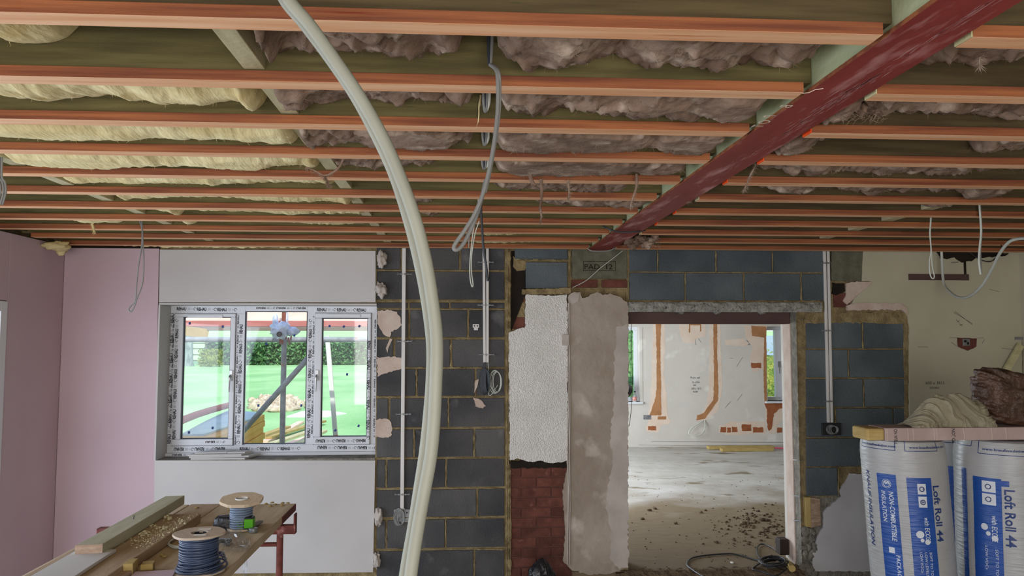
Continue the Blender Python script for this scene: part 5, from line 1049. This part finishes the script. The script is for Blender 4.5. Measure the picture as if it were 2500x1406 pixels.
# ---------------------------------------------------------------- insulation packs on the right
YR = 4.35
def pack(name, lb, x0, x1, ytop, Yc_, lean, seed, dark=False):
    a = P(x0, ytop, Yc_); b = P(x1, ytop, Yc_); r = (b.x - a.x) / 2; cx = (a.x + b.x) / 2; zt_ = P((x0 + x1) / 2, ytop, Yc_ - r).z; H = zt_ - FZ
    o = thing(name, lb, 'insulation roll', (cx + lean * H, Yc_, FZ), 'wrapped insulation rolls')
    def S_(ang, z, lift=0):         # ang: angle from facing the camera, + to the right
        h = (z - FZ) / H; rr = (r + lift) * (1 - .05 * max(0, (h - .93) / .07) ** 2); rr += .004 * noise.noise(Vector((ang * 2.2, z * 3, seed))) + .0016 * noise.noise(Vector((ang * 3, z * 55, seed))) + .001 * noise.noise(Vector((ang * 4, z * 120, seed)))
        return Vector((cx + lean * (zt_ - z) + rr * math.sin(ang), Yc_ - rr * math.cos(ang), z))
    MB().grid(lambda u, v: S_(-PI + 2 * PI * u, FZ + H * v), 96, 260).build('wrapping', m_roll, o)
    MB().lathe([(0, .012), (r * .5, .004), (r * .93, -.002), (r * .955, -.02)], (cx, Yc_, zt_ + .0), 40, wob=.01).build('crumpled_end', m_roll, o)
    return o, S_, r, cx, zt_, H
def panel(mb, S_, a0, a1, z0, z1, lift=.0012): mb.grid(lambda u, v: S_(a0 + (a1 - a0) * u, z0 + (z1 - z0) * v, lift), max(4, int(abs(a1 - a0) * 24)), max(4, int(abs(z1 - z0) * 180)))
LT = [None, None]
def vtext(mb, S_, body, a, z, L, h, r, bold=0.0, shear=0.0, lift=.0022):
    mb = MB(); put_text(mb, body, lambda u, v: S_(a + v / r, z - u, lift), length=L, height=h, bold=bold, shear=shear); mb.build('lettering', LT[0], LT[1])
def htext(mb, S_, body, a, z, L, h, r, bold=0.0, lift=.0022):
    mb = MB(); put_text(mb, body, lambda u, v: S_(a + u / r, z + v, lift), length=L, height=h, bold=bold); mb.build('lettering', LT[0], LT[1])
def angle(px, py, Yc_, cx, r, lean, zt_):
    z = P(px, py, Yc_ - r * .8).z; best = 0; bd = 1e9
    for k in range(-90, 91):
        a = k * PI / 180; p = Vector((cx + lean * (zt_ - z) + r * math.sin(a), Yc_ - r * math.cos(a), z)); d = p - CO
        x = CX + F * d.dot(CR) / d.dot(CF)
        if abs(x - px) < bd: bd = abs(x - px); best = a
    return best
def zed(py, Yc_, r): return P(2200, py, Yc_ - r * .9).z
def frame_box(mb, S_, a0, a1, z0, z1, t=.0035, r=.2):
    panel(mb, S_, a0, a1, z0, z0 + t, .0016); panel(mb, S_, a0, a0 + t / r, z0, z1, .0016); panel(mb, S_, a1 - t / r, a1, z0, z1, .0016)
LN = .055
o, S1, r1, cx1, zt1, H1_ = pack('insulation_roll', 'upright plastic-wrapped loft insulation roll left of the other wrapped rolls', 2109, 2292, 1082, YR, LN, 3)
An = lambda px, py: angle(px, py, YR, cx1, r1, LN, zt1); Z1 = lambda py: zed(py, YR, r1)
mbB, mbW, mbN = MB(), MB(), MB()
pa0, pa1 = An(2144, 1200), An(2190, 1200); pb0, pb1 = An(2216, 1200), An(2276, 1200)
panel(mbB, S1, pa0, pa1, FZ + .02, Z1(1162)); mbB.build('blue_panel', m_rblue, o); mbB = MB(); panel(mbB, S1, pb0, pb1, FZ + .02, Z1(1166)); mbB.build('blue_panel', m_rblue, o); LT[:] = [m_rwht, o]
vtext(mbW, S1, 'NON-COMBUSTIBLE', (pa0 * .42 + pa1 * .58), Z1(1205), .268, .026, r1, .01, .15); vtext(mbW, S1, 'INSULATION', (pa0 * .82 + pa1 * .18), Z1(1205), .168, .024, r1, .008, .15)
vtext(mbW, S1, 'PACKAGING', (pa0 * .30 + pa1 * .70), Z1(1362), .17, .022, r1, .006)
def ringp(mb, a, z, R_, w_, n=24, lift=.002): mb.tube([S1(a + R_ * math.cos(q) / r1, z + R_ * math.sin(q), lift) for q in [k * 2 * PI / n for k in range(n)]], w_, 4, closed=True)
ca = (pa0 + pa1) / 2; ringp(mbW, ca, Z1(1186), .024, .0014); ringp(mbW, ca, Z1(1186), .017, .0022); vtext(mbW, S1, 'S', ca - .04, Z1(1179), .018, .026, r1, .05)
panel(mbW, S1, ca - .07, ca + .07, Z1(1358), Z1(1344), .0016)
b_ = lambda t: pb0 + (pb1 - pb0) * t
for (y0, y1) in ((1206, 1180), (1238, 1211)): panel(mbW, S1, b_(.40), b_(.74), Z1(y0), Z1(y1), .0016)
vtext(mbW, S1, 'with ECOSE', b_(.56), Z1(1262), .135, .026, r1, .006, .1)
for (t, y, s) in ((.35, 1304, .020), (.62, 1322, .014), (.42, 1318, .010)): mbW.lathe([(0, 0), (s, 0)], S1(b_(t), Z1(y), .003), 18, axis=(math.sin(b_(t)), -math.cos(b_(t)), 0))
for t, s_ in ((.66, '. SOFT TO TOUCH'), (.47, '. LOW LEVELS OF DUST'), (.28, '. LOW VOCs')): vtext(mbW, S1, s_, b_(t), Z1(1342), .012 * len(s_), .013, r1)
build_split(mbW, 'white_symbol', m_rwht, o)
LT[0] = m_rnavy
vtext(mbN, S1, 'Loft Roll 44', b_(1.06), Z1(1185), .30, .040, r1, .02); vtext(mbN, S1, 'KNAUF INSULATION', An(2116, 1250), Z1(1160), .42, .030, r1, .02, .2)
for (t, y) in ((.57, 1193), (.57, 1225)): ringp(mbN, b_(t), Z1(y), .012, .0022, 14, .0034); vtext(mbN, S1, '*' if y < 1200 else 'A', b_(t) - .03, Z1(y - 3), .012, .016, r1, .03, lift=.0034)
za, zb_ = Z1(1102), Z1(1076)
frame_box(mbN, S1, An(2111, 1090) - .2, An(2184, 1090), za, zb_, r=r1); frame_box(mbN, S1, An(2208, 1090), An(2289, 1090), za, zb_, r=r1)
htext(mbN, S1, 'www.knaufinsulation.com', An(2111, 1095) - .15, Z1(1094.5), .23, .013, r1, .02); htext(mbN, S1, 'www.knaufinsulation.com', An(2219, 1095), Z1(1095), .23, .013, r1, .02)
build_split(mbN, 'navy_mark', m_rnavy, o)
Y2 = 4.3; L2 = -.01
o, S2, r2, cx2, zt2, _ = pack('insulation_roll', 'upright wrapped loft insulation roll cut by the right edge of the picture', 2347, 2560, 1086, Y2, L2, 8)
A2 = lambda px, py=1250: angle(px, py, Y2, cx2, r2, L2, zt2); Z2 = lambda py: zed(py, Y2, r2)
mbB, mbW, mbN = MB(), MB(), MB(); S1_old = S1; S1 = S2
panel(mbB, S2, A2(2377), A2(2446), FZ + .02, Z2(1176)); panel(mbB, S2, A2(2446), A2(2466), Z2(1194), Z2(1180)); panel(mbB, S2, A2(2349), A2(2362), FZ + .02, Z2(1160)); mbB.build('blue_panel', m_rblue, o)
for (y0, y1) in ((1212, 1184), (1244, 1216)): panel(mbW, S2, A2(2398), A2(2432), Z2(y0), Z2(y1), .0016)
LT[:] = [m_rwht, o]; vtext(mbW, S2, 'with ECOSE', A2(2420), Z2(1270), .14, .028, r2, .008, .1)
for (x, y, s) in ((2402, 1300, .018), (2412, 1316, .012), (2427, 1326, .016)): mbW.lathe([(0, 0), (s, 0)], S2(A2(x), Z2(y), .003), 18, axis=(math.sin(A2(x)), -math.cos(A2(x)), 0))
vtext(mbW, S2, '. SOFT TO TOUCH', A2(2428), Z2(1348), .2, .014, r2); vtext(mbW, S2, '. LOW VOCs', A2(2404), Z2(1342), .14, .014, r2); build_split(mbW, 'white_symbol', m_rwht, o)
r1_ = r1; r1 = r2; ringp(mbN, A2(2415), Z2(1198), .013, .0024, 14, .0034); ringp(mbN, A2(2415), Z2(1230), .013, .0024, 14, .0034); r1 = r1_; S1 = S1_old
LT[0] = m_rnavy; vtext(mbN, S2, 'Loft Roll 44', A2(2455), Z2(1201), .305, .050, r2, .02); frame_box(mbN, S2, A2(2386, 1100), A2(2386, 1100) + 1.1, Z2(1117), Z2(1082), r=r2); frame_box(mbN, S2, A2(2353, 1100) - .3, A2(2370, 1100), Z2(1102), Z2(1082), r=r2)
htext(mbN, S2, 'www.knaufinsulation.com', A2(2396, 1100), Z2(1107), .26, .014, r2, .02); build_split(mbN, 'navy_mark', m_rnavy, o)
o, S3, r3, cx3, zt3, _ = pack('insulation_roll', 'shaded wrapped insulation roll standing behind the two front rolls', 2262, 2400, 1078, 5.15, 0, 12)
mbB = MB(); panel(mbB, S3, angle(2308, 1250, 5.15, cx3, r3, 0, zt3), angle(2345, 1250, 5.15, cx3, r3, 0, zt3), FZ + .02, zed(1141, 5.15, r3)); mbB.build('blue_panel', m_rblue, o)
mbN = MB(); frame_box(mbN, S3, angle(2292, 1090, 5.15, cx3, r3, 0, zt3) - .2, angle(2328, 1090, 5.15, cx3, r3, 0, zt3), zed(1084, 5.15, r3), zed(1076, 5.15, r3)); build_split(mbN, 'navy_mark', m_rnavy, o)
# board pack lying over the rolls
zp0 = max(zt1, zt2) + .013; yp = YR - .215
pz0 = P(2300, 1074, yp).z; pz1 = P(2300, 1044, yp).z; zp0 = zp0
xq0 = P(2117, 1055, yp).x; xq1 = 4.12
o = thing('board_pack', 'long dusty pack in a pinkish card sleeve laid across the tops of the wrapped rolls', 'pack', (xq0, yp, zp0))
hh = P(2300, 1044, yp).z - P(2300, 1074, yp).z
MB().box(xq0 + .0, xq0 + .10, yp, yp + .17, zp0, zp0 + hh).build('exposed_end', m_packe, o, bevel=.012, label='yellow layered end sticking out of the sleeve')
MB().box(xq0 + .10, xq1, yp - .003, yp + .174, zp0 - .001, zp0 + hh + .002).build('card_sleeve', m_pack, o, bevel=.004)
mb = MB()
for body, px in (('ON WITH', 2181), ('NOT OF', 2322)):
    q = P(px, 1045, yp); put_text(mb, body, lambda u, v, q=q: Vector((q.x + v, yp - .0042, zp0 + hh - .004 - u)), length=.078, height=.020, bold=.01)
mb.build('sleeve_lettering', m_print, o); mb = MB()
for px in (2166, 2216, 2229, 2280, 2286, 2352, 2420, 2455): q = P(px, 1055, yp); mb.tube([(q.x + .002 * math.sin(j), yp - .0036, zp0 + hh * j / 5) for j in range(6)], .0014, 4)
mb.build('sleeve_crease', m_halo, o)
ztop = zp0 + hh + .003
# dust sheet heap
PR = [(2205, 1036), (2225, 1014), (2250, 986), (2275, 968), (2292, 960), (2320, 963), (2345, 966), (2362, 975), (2372, 990), (2378, 976), (2390, 992), (2412, 1036)]
yd = yp + .09; PW3 = [P(x, y, yd) for x, y in PR]; cL, cRr = PW3[0].x, PW3[-1].x
def prof(x):
    for a_, b_2 in zip(PW3[:-1], PW3[1:]):
        if x <= b_2.x or b_2 is PW3[-1]: t = min(1, max(0, (x - a_.x) / (b_2.x - a_.x))); return max(0, a_.z * (1 - t) + b_2.z * t - ztop)
mb = MB()
def sheet(u, v):
    x = cL + (cRr - cL) * u; h = prof(x); s2 = max(0, math.sin(PI * v)) ** .45; z = h * s2; y = yp + .02 + .14 * v
    q = Vector((x * 7, y * 5, z * 7)); wq = q + Vector((noise.noise(q * .8), noise.noise(q * .8 + Vector((9, 9, 9))), noise.noise(q * .8 + Vector((4, 4, 4))))) * 1.6
    dd = wq.x + wq.z * 1.2; r1a = 1 - 2 * abs(noise.noise(Vector((dd * 1.5, wq.y * .6, 2)))); r2a = 1 - 2 * abs(noise.noise(Vector((dd * 4.2, wq.y * 1.4, 7)))); r3a = 1 - 2 * abs(noise.noise(Vector((dd * 10, wq.y * 3, 7))))
    f = .020 * r1a + .011 * r2a + .005 * r3a; e = min(1, h / .03)
    return Vector((x + .012 * noise.noise(wq * 1.3) * e, y - f * 1.3 * e * (1 - v * .5), ztop + .001 + max(0, z + (f - .018) * e * s2)))
mb.grid(sheet, 240, 150); o = mb.build('dust_sheet', m_sheet); tag(o, 'crumpled beige dust sheet heaped on the long pack', 'dust sheet')
cb = P(2456, 972, yp + .11); mb = MB()
def bun(u, v):
    a = 2 * PI * u; t = v * PI; k = math.copysign(abs(math.cos(a)) ** .7, math.cos(a)); k2 = math.copysign(abs(math.sin(a)) ** .7, math.sin(a)); s_ = math.sin(t) ** .5
    d = Vector((.19 * k * s_, .085 * k2 * s_, .155 * math.copysign(abs(math.cos(t)) ** .8, math.cos(t)))); d.z += -.20 * d.x
    q = Vector((d.x * 7, d.y * 7, (d.z + .35 * d.x) * 22)); f = .5 - abs(noise.noise(q)) * 1.6; f2 = noise.noise(q * 2.6)
    p = cb + d * (1 + .10 * f + .07 * f2); p.z = max(p.z, ztop + .001 + .004 * (1 - s_)); p.y = min(p.y, yp + .24); return p
mb.grid(bun, 110, 90, flip=True); o = mb.build('wool_bundle', m_bund)
tag(o, 'dark brown plastic-wrapped bundle of wool on top of the pack at the right', 'wool bundle')
mb = MB(); c = P(2440, 1082, Y2)
def tuf(u, v): return Vector((cx2 - .10 + .26 * u, Y2 - r2 * .75 + .12 * v + .01 * noise.noise(Vector((u * 9, v * 9, 0))), zt2 + .005 + .018 * math.sin(PI * v) * abs(noise.noise(Vector((u * 14, v * 18, 3)))) * 2))
# grey pipe between the rolls, black sack, plastic behind
cab([P(2333, 1085, 4.75), P(2334, 1160, 4.72), P(2338, 1260, 4.68), P(2350, 1340, 4.62), P(2372, 1430, 4.58)], .011, m_cable, 'grey_hose', 'grey hose standing in the gap between the two front wrapped rolls', 'hose')
mb = MB(); mb.blob(P(2318, 1402, 4.9), (.07, .06, .1), .8, 2.4, 20); tag(mb.build('film_bundle', m_bag), 'crumpled clear film at the foot of the gap between the wrapped rolls', 'plastic')
mb = MB(); ps = P(1312, 1395, 5.55)
def sack(u, v):
    a = 2 * PI * u; h = v; rr = .17 * (1 - h) ** .75 + .01; q = Vector((math.cos(a) * 1.6, math.sin(a) * 1.6, h * 3)); f = noise.noise(q) * .5 + noise.noise(q * 2.4) * .3; top = P(1322, 1358, 5.55)
    return Vector((ps.x + (top.x - ps.x) * h + rr * (1 + f) * math.cos(a), 5.5 + rr * (1 + f) * math.sin(a) * .7, -.12 + (top.z + .12) * h))
mb.grid(sack, 40, 26); tag(mb.build('rubble_sack', m_blk), 'peak of a glossy black sack in front of the red brickwork', 'sack')
cab([P(2322, 640, D - .02), P(2340, 640, D - .04)], .002, m_black, 'wire_stub', 'tiny black wire stub by the hole at upper right', n=5, sm=0)

# ---------------------------------------------------------------- hoses and cables
H1p = [(664, -90), (693, -5), (745, 60), (812, 150), (872, 240), (925, 340), (965, 430), (1000, 540), (1025, 640), (1044, 740), (1056, 840), (1055, 930), (1048, 1020), (1038, 1110), (1024, 1200), (1010, 1290), (994, 1380), (985, 1450), (980, 1560)]
H2p = [(670, -92), (700, -8), (754, 58), (820, 150), (878, 236), (934, 335), (976, 430), (1012, 530), (1038, 630), (1055, 730), (1066, 830), (1064, 930), (1060, 1020), (1052, 1110), (1036, 1200), (1020, 1290), (1006, 1380), (998, 1450), (990, 1560)]
def hosepts(L, y0, dy): return [P(x, y, y0 + dy * i / len(L)) for i, (x, y) in enumerate(L)]
o = MB().tube(hosepts(H1p, 1.34, .0), .0112, 16, smooth=6).build('plastic_hose', m_hose); tag(o, 'thick cream hose hanging in a big curve, left one of the pair', 'hose', 'pair of hanging hoses')
o = MB().tube(hosepts(H2p, 1.30, .02), .0110, 16, smooth=6).build('plastic_hose', m_hose); tag(o, 'thick cream hose hanging in a big curve, right one of the pair', 'hose', 'pair of hanging hoses')
Yk = YB(0) + .30
cab([P(1193, 60, Yk), P(1193, 120, Yk - .01), P(1195, 158, Yk - .02)], .0048, m_cabled, 'joist_cable', 'dark cable dropping past the first bay, left strand', grp='cables by the joists')
cab([P(1203, 60, Yk), P(1200, 120, Yk - .01), P(1197, 158, Yk - .02)], .0048, m_cable, 'joist_cable', 'grey cable dropping past the first bay, right strand', grp='cables by the joists')
Yg = YB(0) + .28
cab([P(1197, 158, Yg), P(1212, 172, Yg - .04), P(1216, 210, Yg - .05), P(1214, 280, Yg - .05), P(1206, 350, Yg - .05), P(1193, 420, Yg - .05), P(1180, 470, Yg - .05), P(1160, 520, Yg - .05), P(1136, 560, Yg - .05), P(1110, 598, Yg - .05), P(1112, 610, Yg - .05), P(1124, 604, Yg - .045), P(1140, 580, Yg - .04), P(1162, 530, Yg - .035), P(1177, 480, Yg - .03), P(1186, 440, Yg - .02)],
    .0052, m_cable, 'hanging_cable', 'long grey cable hanging from the joists in the middle and bent back in a loop', n=10)
cab([P(1205, 160, Yg), P(1217, 176, Yg - .045), P(1220, 212, Yg - .045), P(1218, 280, Yg - .045), P(1208, 352, Yg - .045), P(1196, 420, Yg - .045), P(1184, 470, Yg - .045)], .0045, m_cable, 'hanging_cable', 'second strand lying along the upper part of the long grey cable', n=10)
Yt = YB(5) + .1
cab([UP(1172, 446, Yt), P(1172, 446, Yt), P(1174, 500, Yt), P(1177, 560, Yt), P(1181, 610, Yt), P(1187, 650, Yt), P(1191, 686, Yt)], .006, m_cabled, 'hanging_cable', 'straight dark cable hanging beside the double trunking')
cab([UP(1168, 470, Yt), P(1168, 470, Yt), P(1166, 520, Yt), P(1156, 560, Yt), P(1150, 610, Yt), P(1147, 650, Yt), P(1148, 680, Yt), P(1152, 699, Yt), P(1155, 694, Yt), P(1151, 660, Yt), P(1152, 620, Yt), P(1160, 570, Yt), P(1170, 540, Yt)], .0028, m_cabw, 'hanging_cable', 'thin pale cable hanging in a narrow loop left of the double trunking')
cab([UP(1172, 465, Yt), P(1172, 465, Yt), P(1168, 500, Yt), P(1152, 540, Yt), P(1146, 580, Yt), P(1144, 605, Yt)], .0028, m_cable, 'hanging_cable', 'short thin grey cable end near the narrow pale loop')
for i, (b_, x, y0, y1) in enumerate(((1, 1188, 226, 274), (2, 1186, 322, 356), (3, 1185, 392, 414))):
    Yj = YB(b_ + 1) - .075; nm = ['second', 'third', 'fourth'][i]
    o = thing('cable_bundle', 'short bundle of cables sagging through the joist behind the %s batten' % nm, 'cable', P(x, y1, Yj), 'cables through the joists')
    for j, (dx, m) in enumerate(((-4, m_cabled), (1, m_cable), (6, m_cabw), (-7, m_cable))):
        MB().tube([P(x + dx * 1.2, y0 - 6, Yj - .03), P(x + dx, (y0 + y1) / 2, Yj - .02), P(x + dx * .3 - 2, y1 - 4 + 2 * (j % 2), Yj + .0), P(x - 3, y1 - 6, Yj + .03)], .005, 8, smooth=4).build('cable_strand', m, o)
Yl = YB(7) + .25
cab([UP(341, 532, Yl), P(341, 532, Yl), P(347, 560, Yl), P(346, 600, Yl), P(338, 650, Yl), P(333, 700, Yl), P(330, 735, Yl), P(320, 746, Yl), P(314, 756, Yl), P(320, 761, Yl), P(328, 748, Yl), P(336, 725, Yl), P(348, 690, Yl), P(351, 640, Yl), P(349, 590, Yl), P(346, 532, Yl)], .0042, m_cable, 'hanging_cable', 'grey cable loop hanging in front of the pink board at the left')
Ye_ = YB(3) + .2
for i, dx in enumerate((0, 6, -7)):
    cab([UP(-2 + dx, 424, Ye_), P(-2 + dx, 424, Ye_), P(6 + dx, 445, Ye_), P(8 + dx, 470, Ye_), P(0 + dx, 500, Ye_)], .004, m_cable, 'hanging_cable', ['middle', 'right-hand', 'left-hand'][i] + ' one of three grey cables hanging at the left edge of the picture')
Yr_ = YB(7) - .2
cab([UP(2272, 528, Yr_), P(2272, 528, Yr_), P(2270, 570, Yr_), P(2273, 610, Yr_), P(2269, 640, Yr_), P(2271, 670, Yr_), P(2277, 680, Yr_), P(2281, 674, Yr_), P(2276, 650, Yr_), P(2274, 615, Yr_), P(2271, 570, Yr_), P(2274, 528, Yr_)], .0034, m_cabw, 'hanging_cable', 'white cable hanging in a long thin loop over the brown timber strip')
Yr2 = YB(6) - .1
cab([UP(2391, 496, Yr2), P(2391, 496, Yr2), P(2394, 540, Yr2), P(2395, 570, Yr2), P(2391, 610, Yr2), P(2390, 640, Yr2), P(2394, 670, Yr2)], .0052, m_cabw, 'hanging_cable', 'straight white cable end hanging right of the brown timber strip'); cab([UP(2393, 496, Yr2 + .01), P(2393, 496, Yr2 + .01), P(2396, 540, Yr2 + .01), P(2397, 570, Yr2 + .01), P(2394, 610, Yr2 + .01), P(2395, 640, Yr2 + .01), P(2397, 668, Yr2 + .01)], .0035, m_cable, 'hanging_cable', 'thin grey strand behind the straight white cable end')
cab([P(2298, 600, D - .12), P(2300, 640, D - .10), P(2304, 690, D - .15), P(2318, 712, D - .3), P(2340, 726, D - .45), P(2365, 724, D - .6), P(2395, 700, D - .8), P(2420, 660, D - 1.0), P(2440, 620, D - 1.2), P(2462, 592, D - 1.35), P(2485, 583, D - 1.45), P(2520, 582, D - 1.6)], .0095, m_cabw, 'white_pipe', 'thick white pipe hanging in a wide swag at the upper right', 'pipe', n=12)
cab([P(2444, 598, D - 1.22), P(2450, 608, D - 1.26), P(2458, 604, D - 1.3)], .003, m_black, 'cable_tie', 'black cable tie around the thick white pipe', 'cable tie', n=6)
cab([P(2360, 612, D - .06), P(2395, 634, D - .08), P(2420, 638, D - .08), P(2436, 622, D - .06), P(2440, 610, D - .06)], .004, m_black, 'black_cable', 'black cables drooping under the last batten at the upper right')
cab([P(1398, 702, D - .03), P(1432, 684, D - .03), P(1465, 655, D - .03), P(1500, 628, D - .03), P(1520, 612, D - .03)], .0028, m_cabw, 'thin_wire', 'thin white wire slanting across the concrete pad stone')
cab([P(1434, 606, 5.6), P(1444, 612, 5.6), P(1470, 613, 5.6), P(1490, 611, 5.6), P(1500, 606, 5.6)], .005, m_cable, 'grey_cable', 'grey cable passing under the far end of the steel beam')
cab([P(1466, 545, YB(7) + .3), P(1480, 556, YB(7) + .2), P(1510, 566, YB(7) + .2), P(1550, 566, YB(7) + .2), P(1575, 562, YB(7) + .25)], .005, m_cabled, 'grey_cable', 'dark cable crossing under the steel beam nearer the camera')

# ---------------------------------------------------------------- trunking on the walls
def clips(mb, x, y, w_, Yf, n=5):
    z = P(x, y, Yf).z; xc = P(x, y, Yf).x
    for i in range(n):
        t = (i - (n - 1) / 2) / ((n - 1) / 2) * w_ / 2
        mb.tube([(xc + t + .006 * math.cos(q), Yf - .003, z + .006 * math.sin(q)) for q in [k * PI / 4 for k in range(8)]], .0018, 5, closed=True)
    mb.box(xc - w_ / 2, xc + w_ / 2, Yf - .002, Yf, z - .002, z + .002)
def trunk(name, lb, strips, rows, cw):
    o = thing(name, lb, 'trunking', P(strips[0][0], strips[0][3], D))
    for (x0, y0, x1, y1, w_) in strips:
        a = P(x0, y0, D); b = P(x1, y1, D); MB().bar((a.x, D - .009, a.z), (b.x, D - .009, b.z), w_, .018, up=(0, 1, 0)).build('channel', m_trunk, o, bevel=.003)
    for (x, y) in rows: mb = MB(); clips(mb, x, y, cw, D - .0185); mb.build('fixing_band', m_gal, o)
    return o
trunk('cable_trunking', 'single white trunking running down the dark blockwork to the lower metal box', [(987, 606, 982, 1244, .027)], [(988, 669), (988, 833), (985, 1011), (982, 1207)], .10)
o = trunk('cable_trunking', 'double white trunking ending halfway down the dark blockwork', [(1181, 606, 1183, 885, .020), (1190, 606, 1190, 885, .020)], [(1186, 640), (1186, 745), (1187, 866)], .11)
o = trunk('cable_trunking', 'white trunking right of the doorway ending at the black box', [(2011, 612, 2021, 1031, .020), (2020, 612, 2029, 1031, .020)], [(2016, 642), (2018, 807), (2022, 980)], .07)
def wallcoil(lb, cx_, cy_, rx, ry, n, m, r, Yf=D - .03, name='cable_coil', tails=()):
    o = thing(name, lb, 'cable', P(cx_, cy_ + ry, Yf)); c = P(cx_, cy_, Yf); sc = D / F
    for i in range(n):
        ph = random.uniform(-.1, .1); MB().tube([c + Vector(((rx * (1 - .09 * i) * math.cos(q) + 2 * i) * sc, -.004 * i - .004 * math.sin(q * 2), (ry * (1 - .05 * i) * math.sin(q + ph)) * sc)) for q in [k * PI / 12 for k in range(24)]], r, 6, closed=True).build('coil_turn', m, o)
    for t in tails: MB().tube([P(x, y, Yf) for x, y in t], r, 6, smooth=4).build('cable_tail', m, o)
    return o
wallcoil('dark cable coil hanging below the double trunking', 1182, 930, 8, 32, 5, m_cabled, .006, tails=[[(1184, 884), (1183, 900), (1186, 960)]])
wallcoil('pale thin cable coil hanging at the right below the double trunking', 1208, 932, 14, 28, 4, m_cabw, .0026, tails=[[(1191, 884), (1194, 910), (1198, 935), (1193, 962), (1200, 963), (1215, 940)]])
o = thing('back_box', 'galvanised metal box at the foot of the single white trunking', 'electrical box', P(984, 1273, D))
ring(MB(), (P(962, 1258, D).x, P(1005, 1258, D).x, P(984, 1273, D).z, P(984, 1243, D).z), (P(964, 1258, D).x, P(1003, 1258, D).x, P(984, 1271, D).z, P(984, 1245, D).z), D - .012, D).build('box_rim', m_gal, o)
wallbox(MB(), 963, 1244, 1004, 1272, D - .004, D + .001).build('box_back', m_gal, o); wallbox(wallbox(MB(), 992, 1250, 995, 1253, D - .006, D - .003), 998, 1264, 1001, 1267, D - .006, D - .003).build('screw_hole', m_dark, o)
wallcoil('grey cable looped out of the galvanised metal box', 973, 1262, 11, 20, 4, m_cable, .004, D - .025, tails=[[(984, 1242), (980, 1255), (972, 1275)], [(988, 1240), (984, 1262), (978, 1282)]])
o = thing('back_box', 'black box set in the blue-grey blockwork under the right-hand trunking', 'electrical box', P(2030, 1063, D))
wallbox(MB(), 2007, 1033, 2054, 1063, D - .012, D + .001).build('box_body', m_black, o, bevel=.002)
wallcoil('white and grey wires curled in the black box', 2030, 1049, 13, 11, 4, m_cable, .0034, D - .02)
o = thing('socket_face', 'small white plastic clip plate on the dark blockwork left of the double trunking', 'clip', P(1161, 806, D))
mb = wallbox(wallbox(MB(), 1154, 791, 1170, 800, D - .008, D), 1157, 800, 1167, 806, D - .008, D); mb.build('plate', m_trunk, o, bevel=.002); wallbox(wallbox(MB(), 1157, 794, 1160, 797, D - .010, D - .007), 1164, 794, 1167, 797, D - .010, D - .007).build('hole', m_dark, o)
tag(wallbox(MB(), 2480, 823, 2498, 829, D - .03, D - .016).build('metal_clip', m_gal, None), 'small pale metal clip on the cream wall at the right edge', 'clip')
tag(MB().bar(P(2492, 842, D - .06), P(2452, 912, D - .06), .05, .02, up=(0, 1, 0)).build('leaning_lath', m_pale), 'slanting pale lath leaning above the brown bundle at the right edge', 'lath')
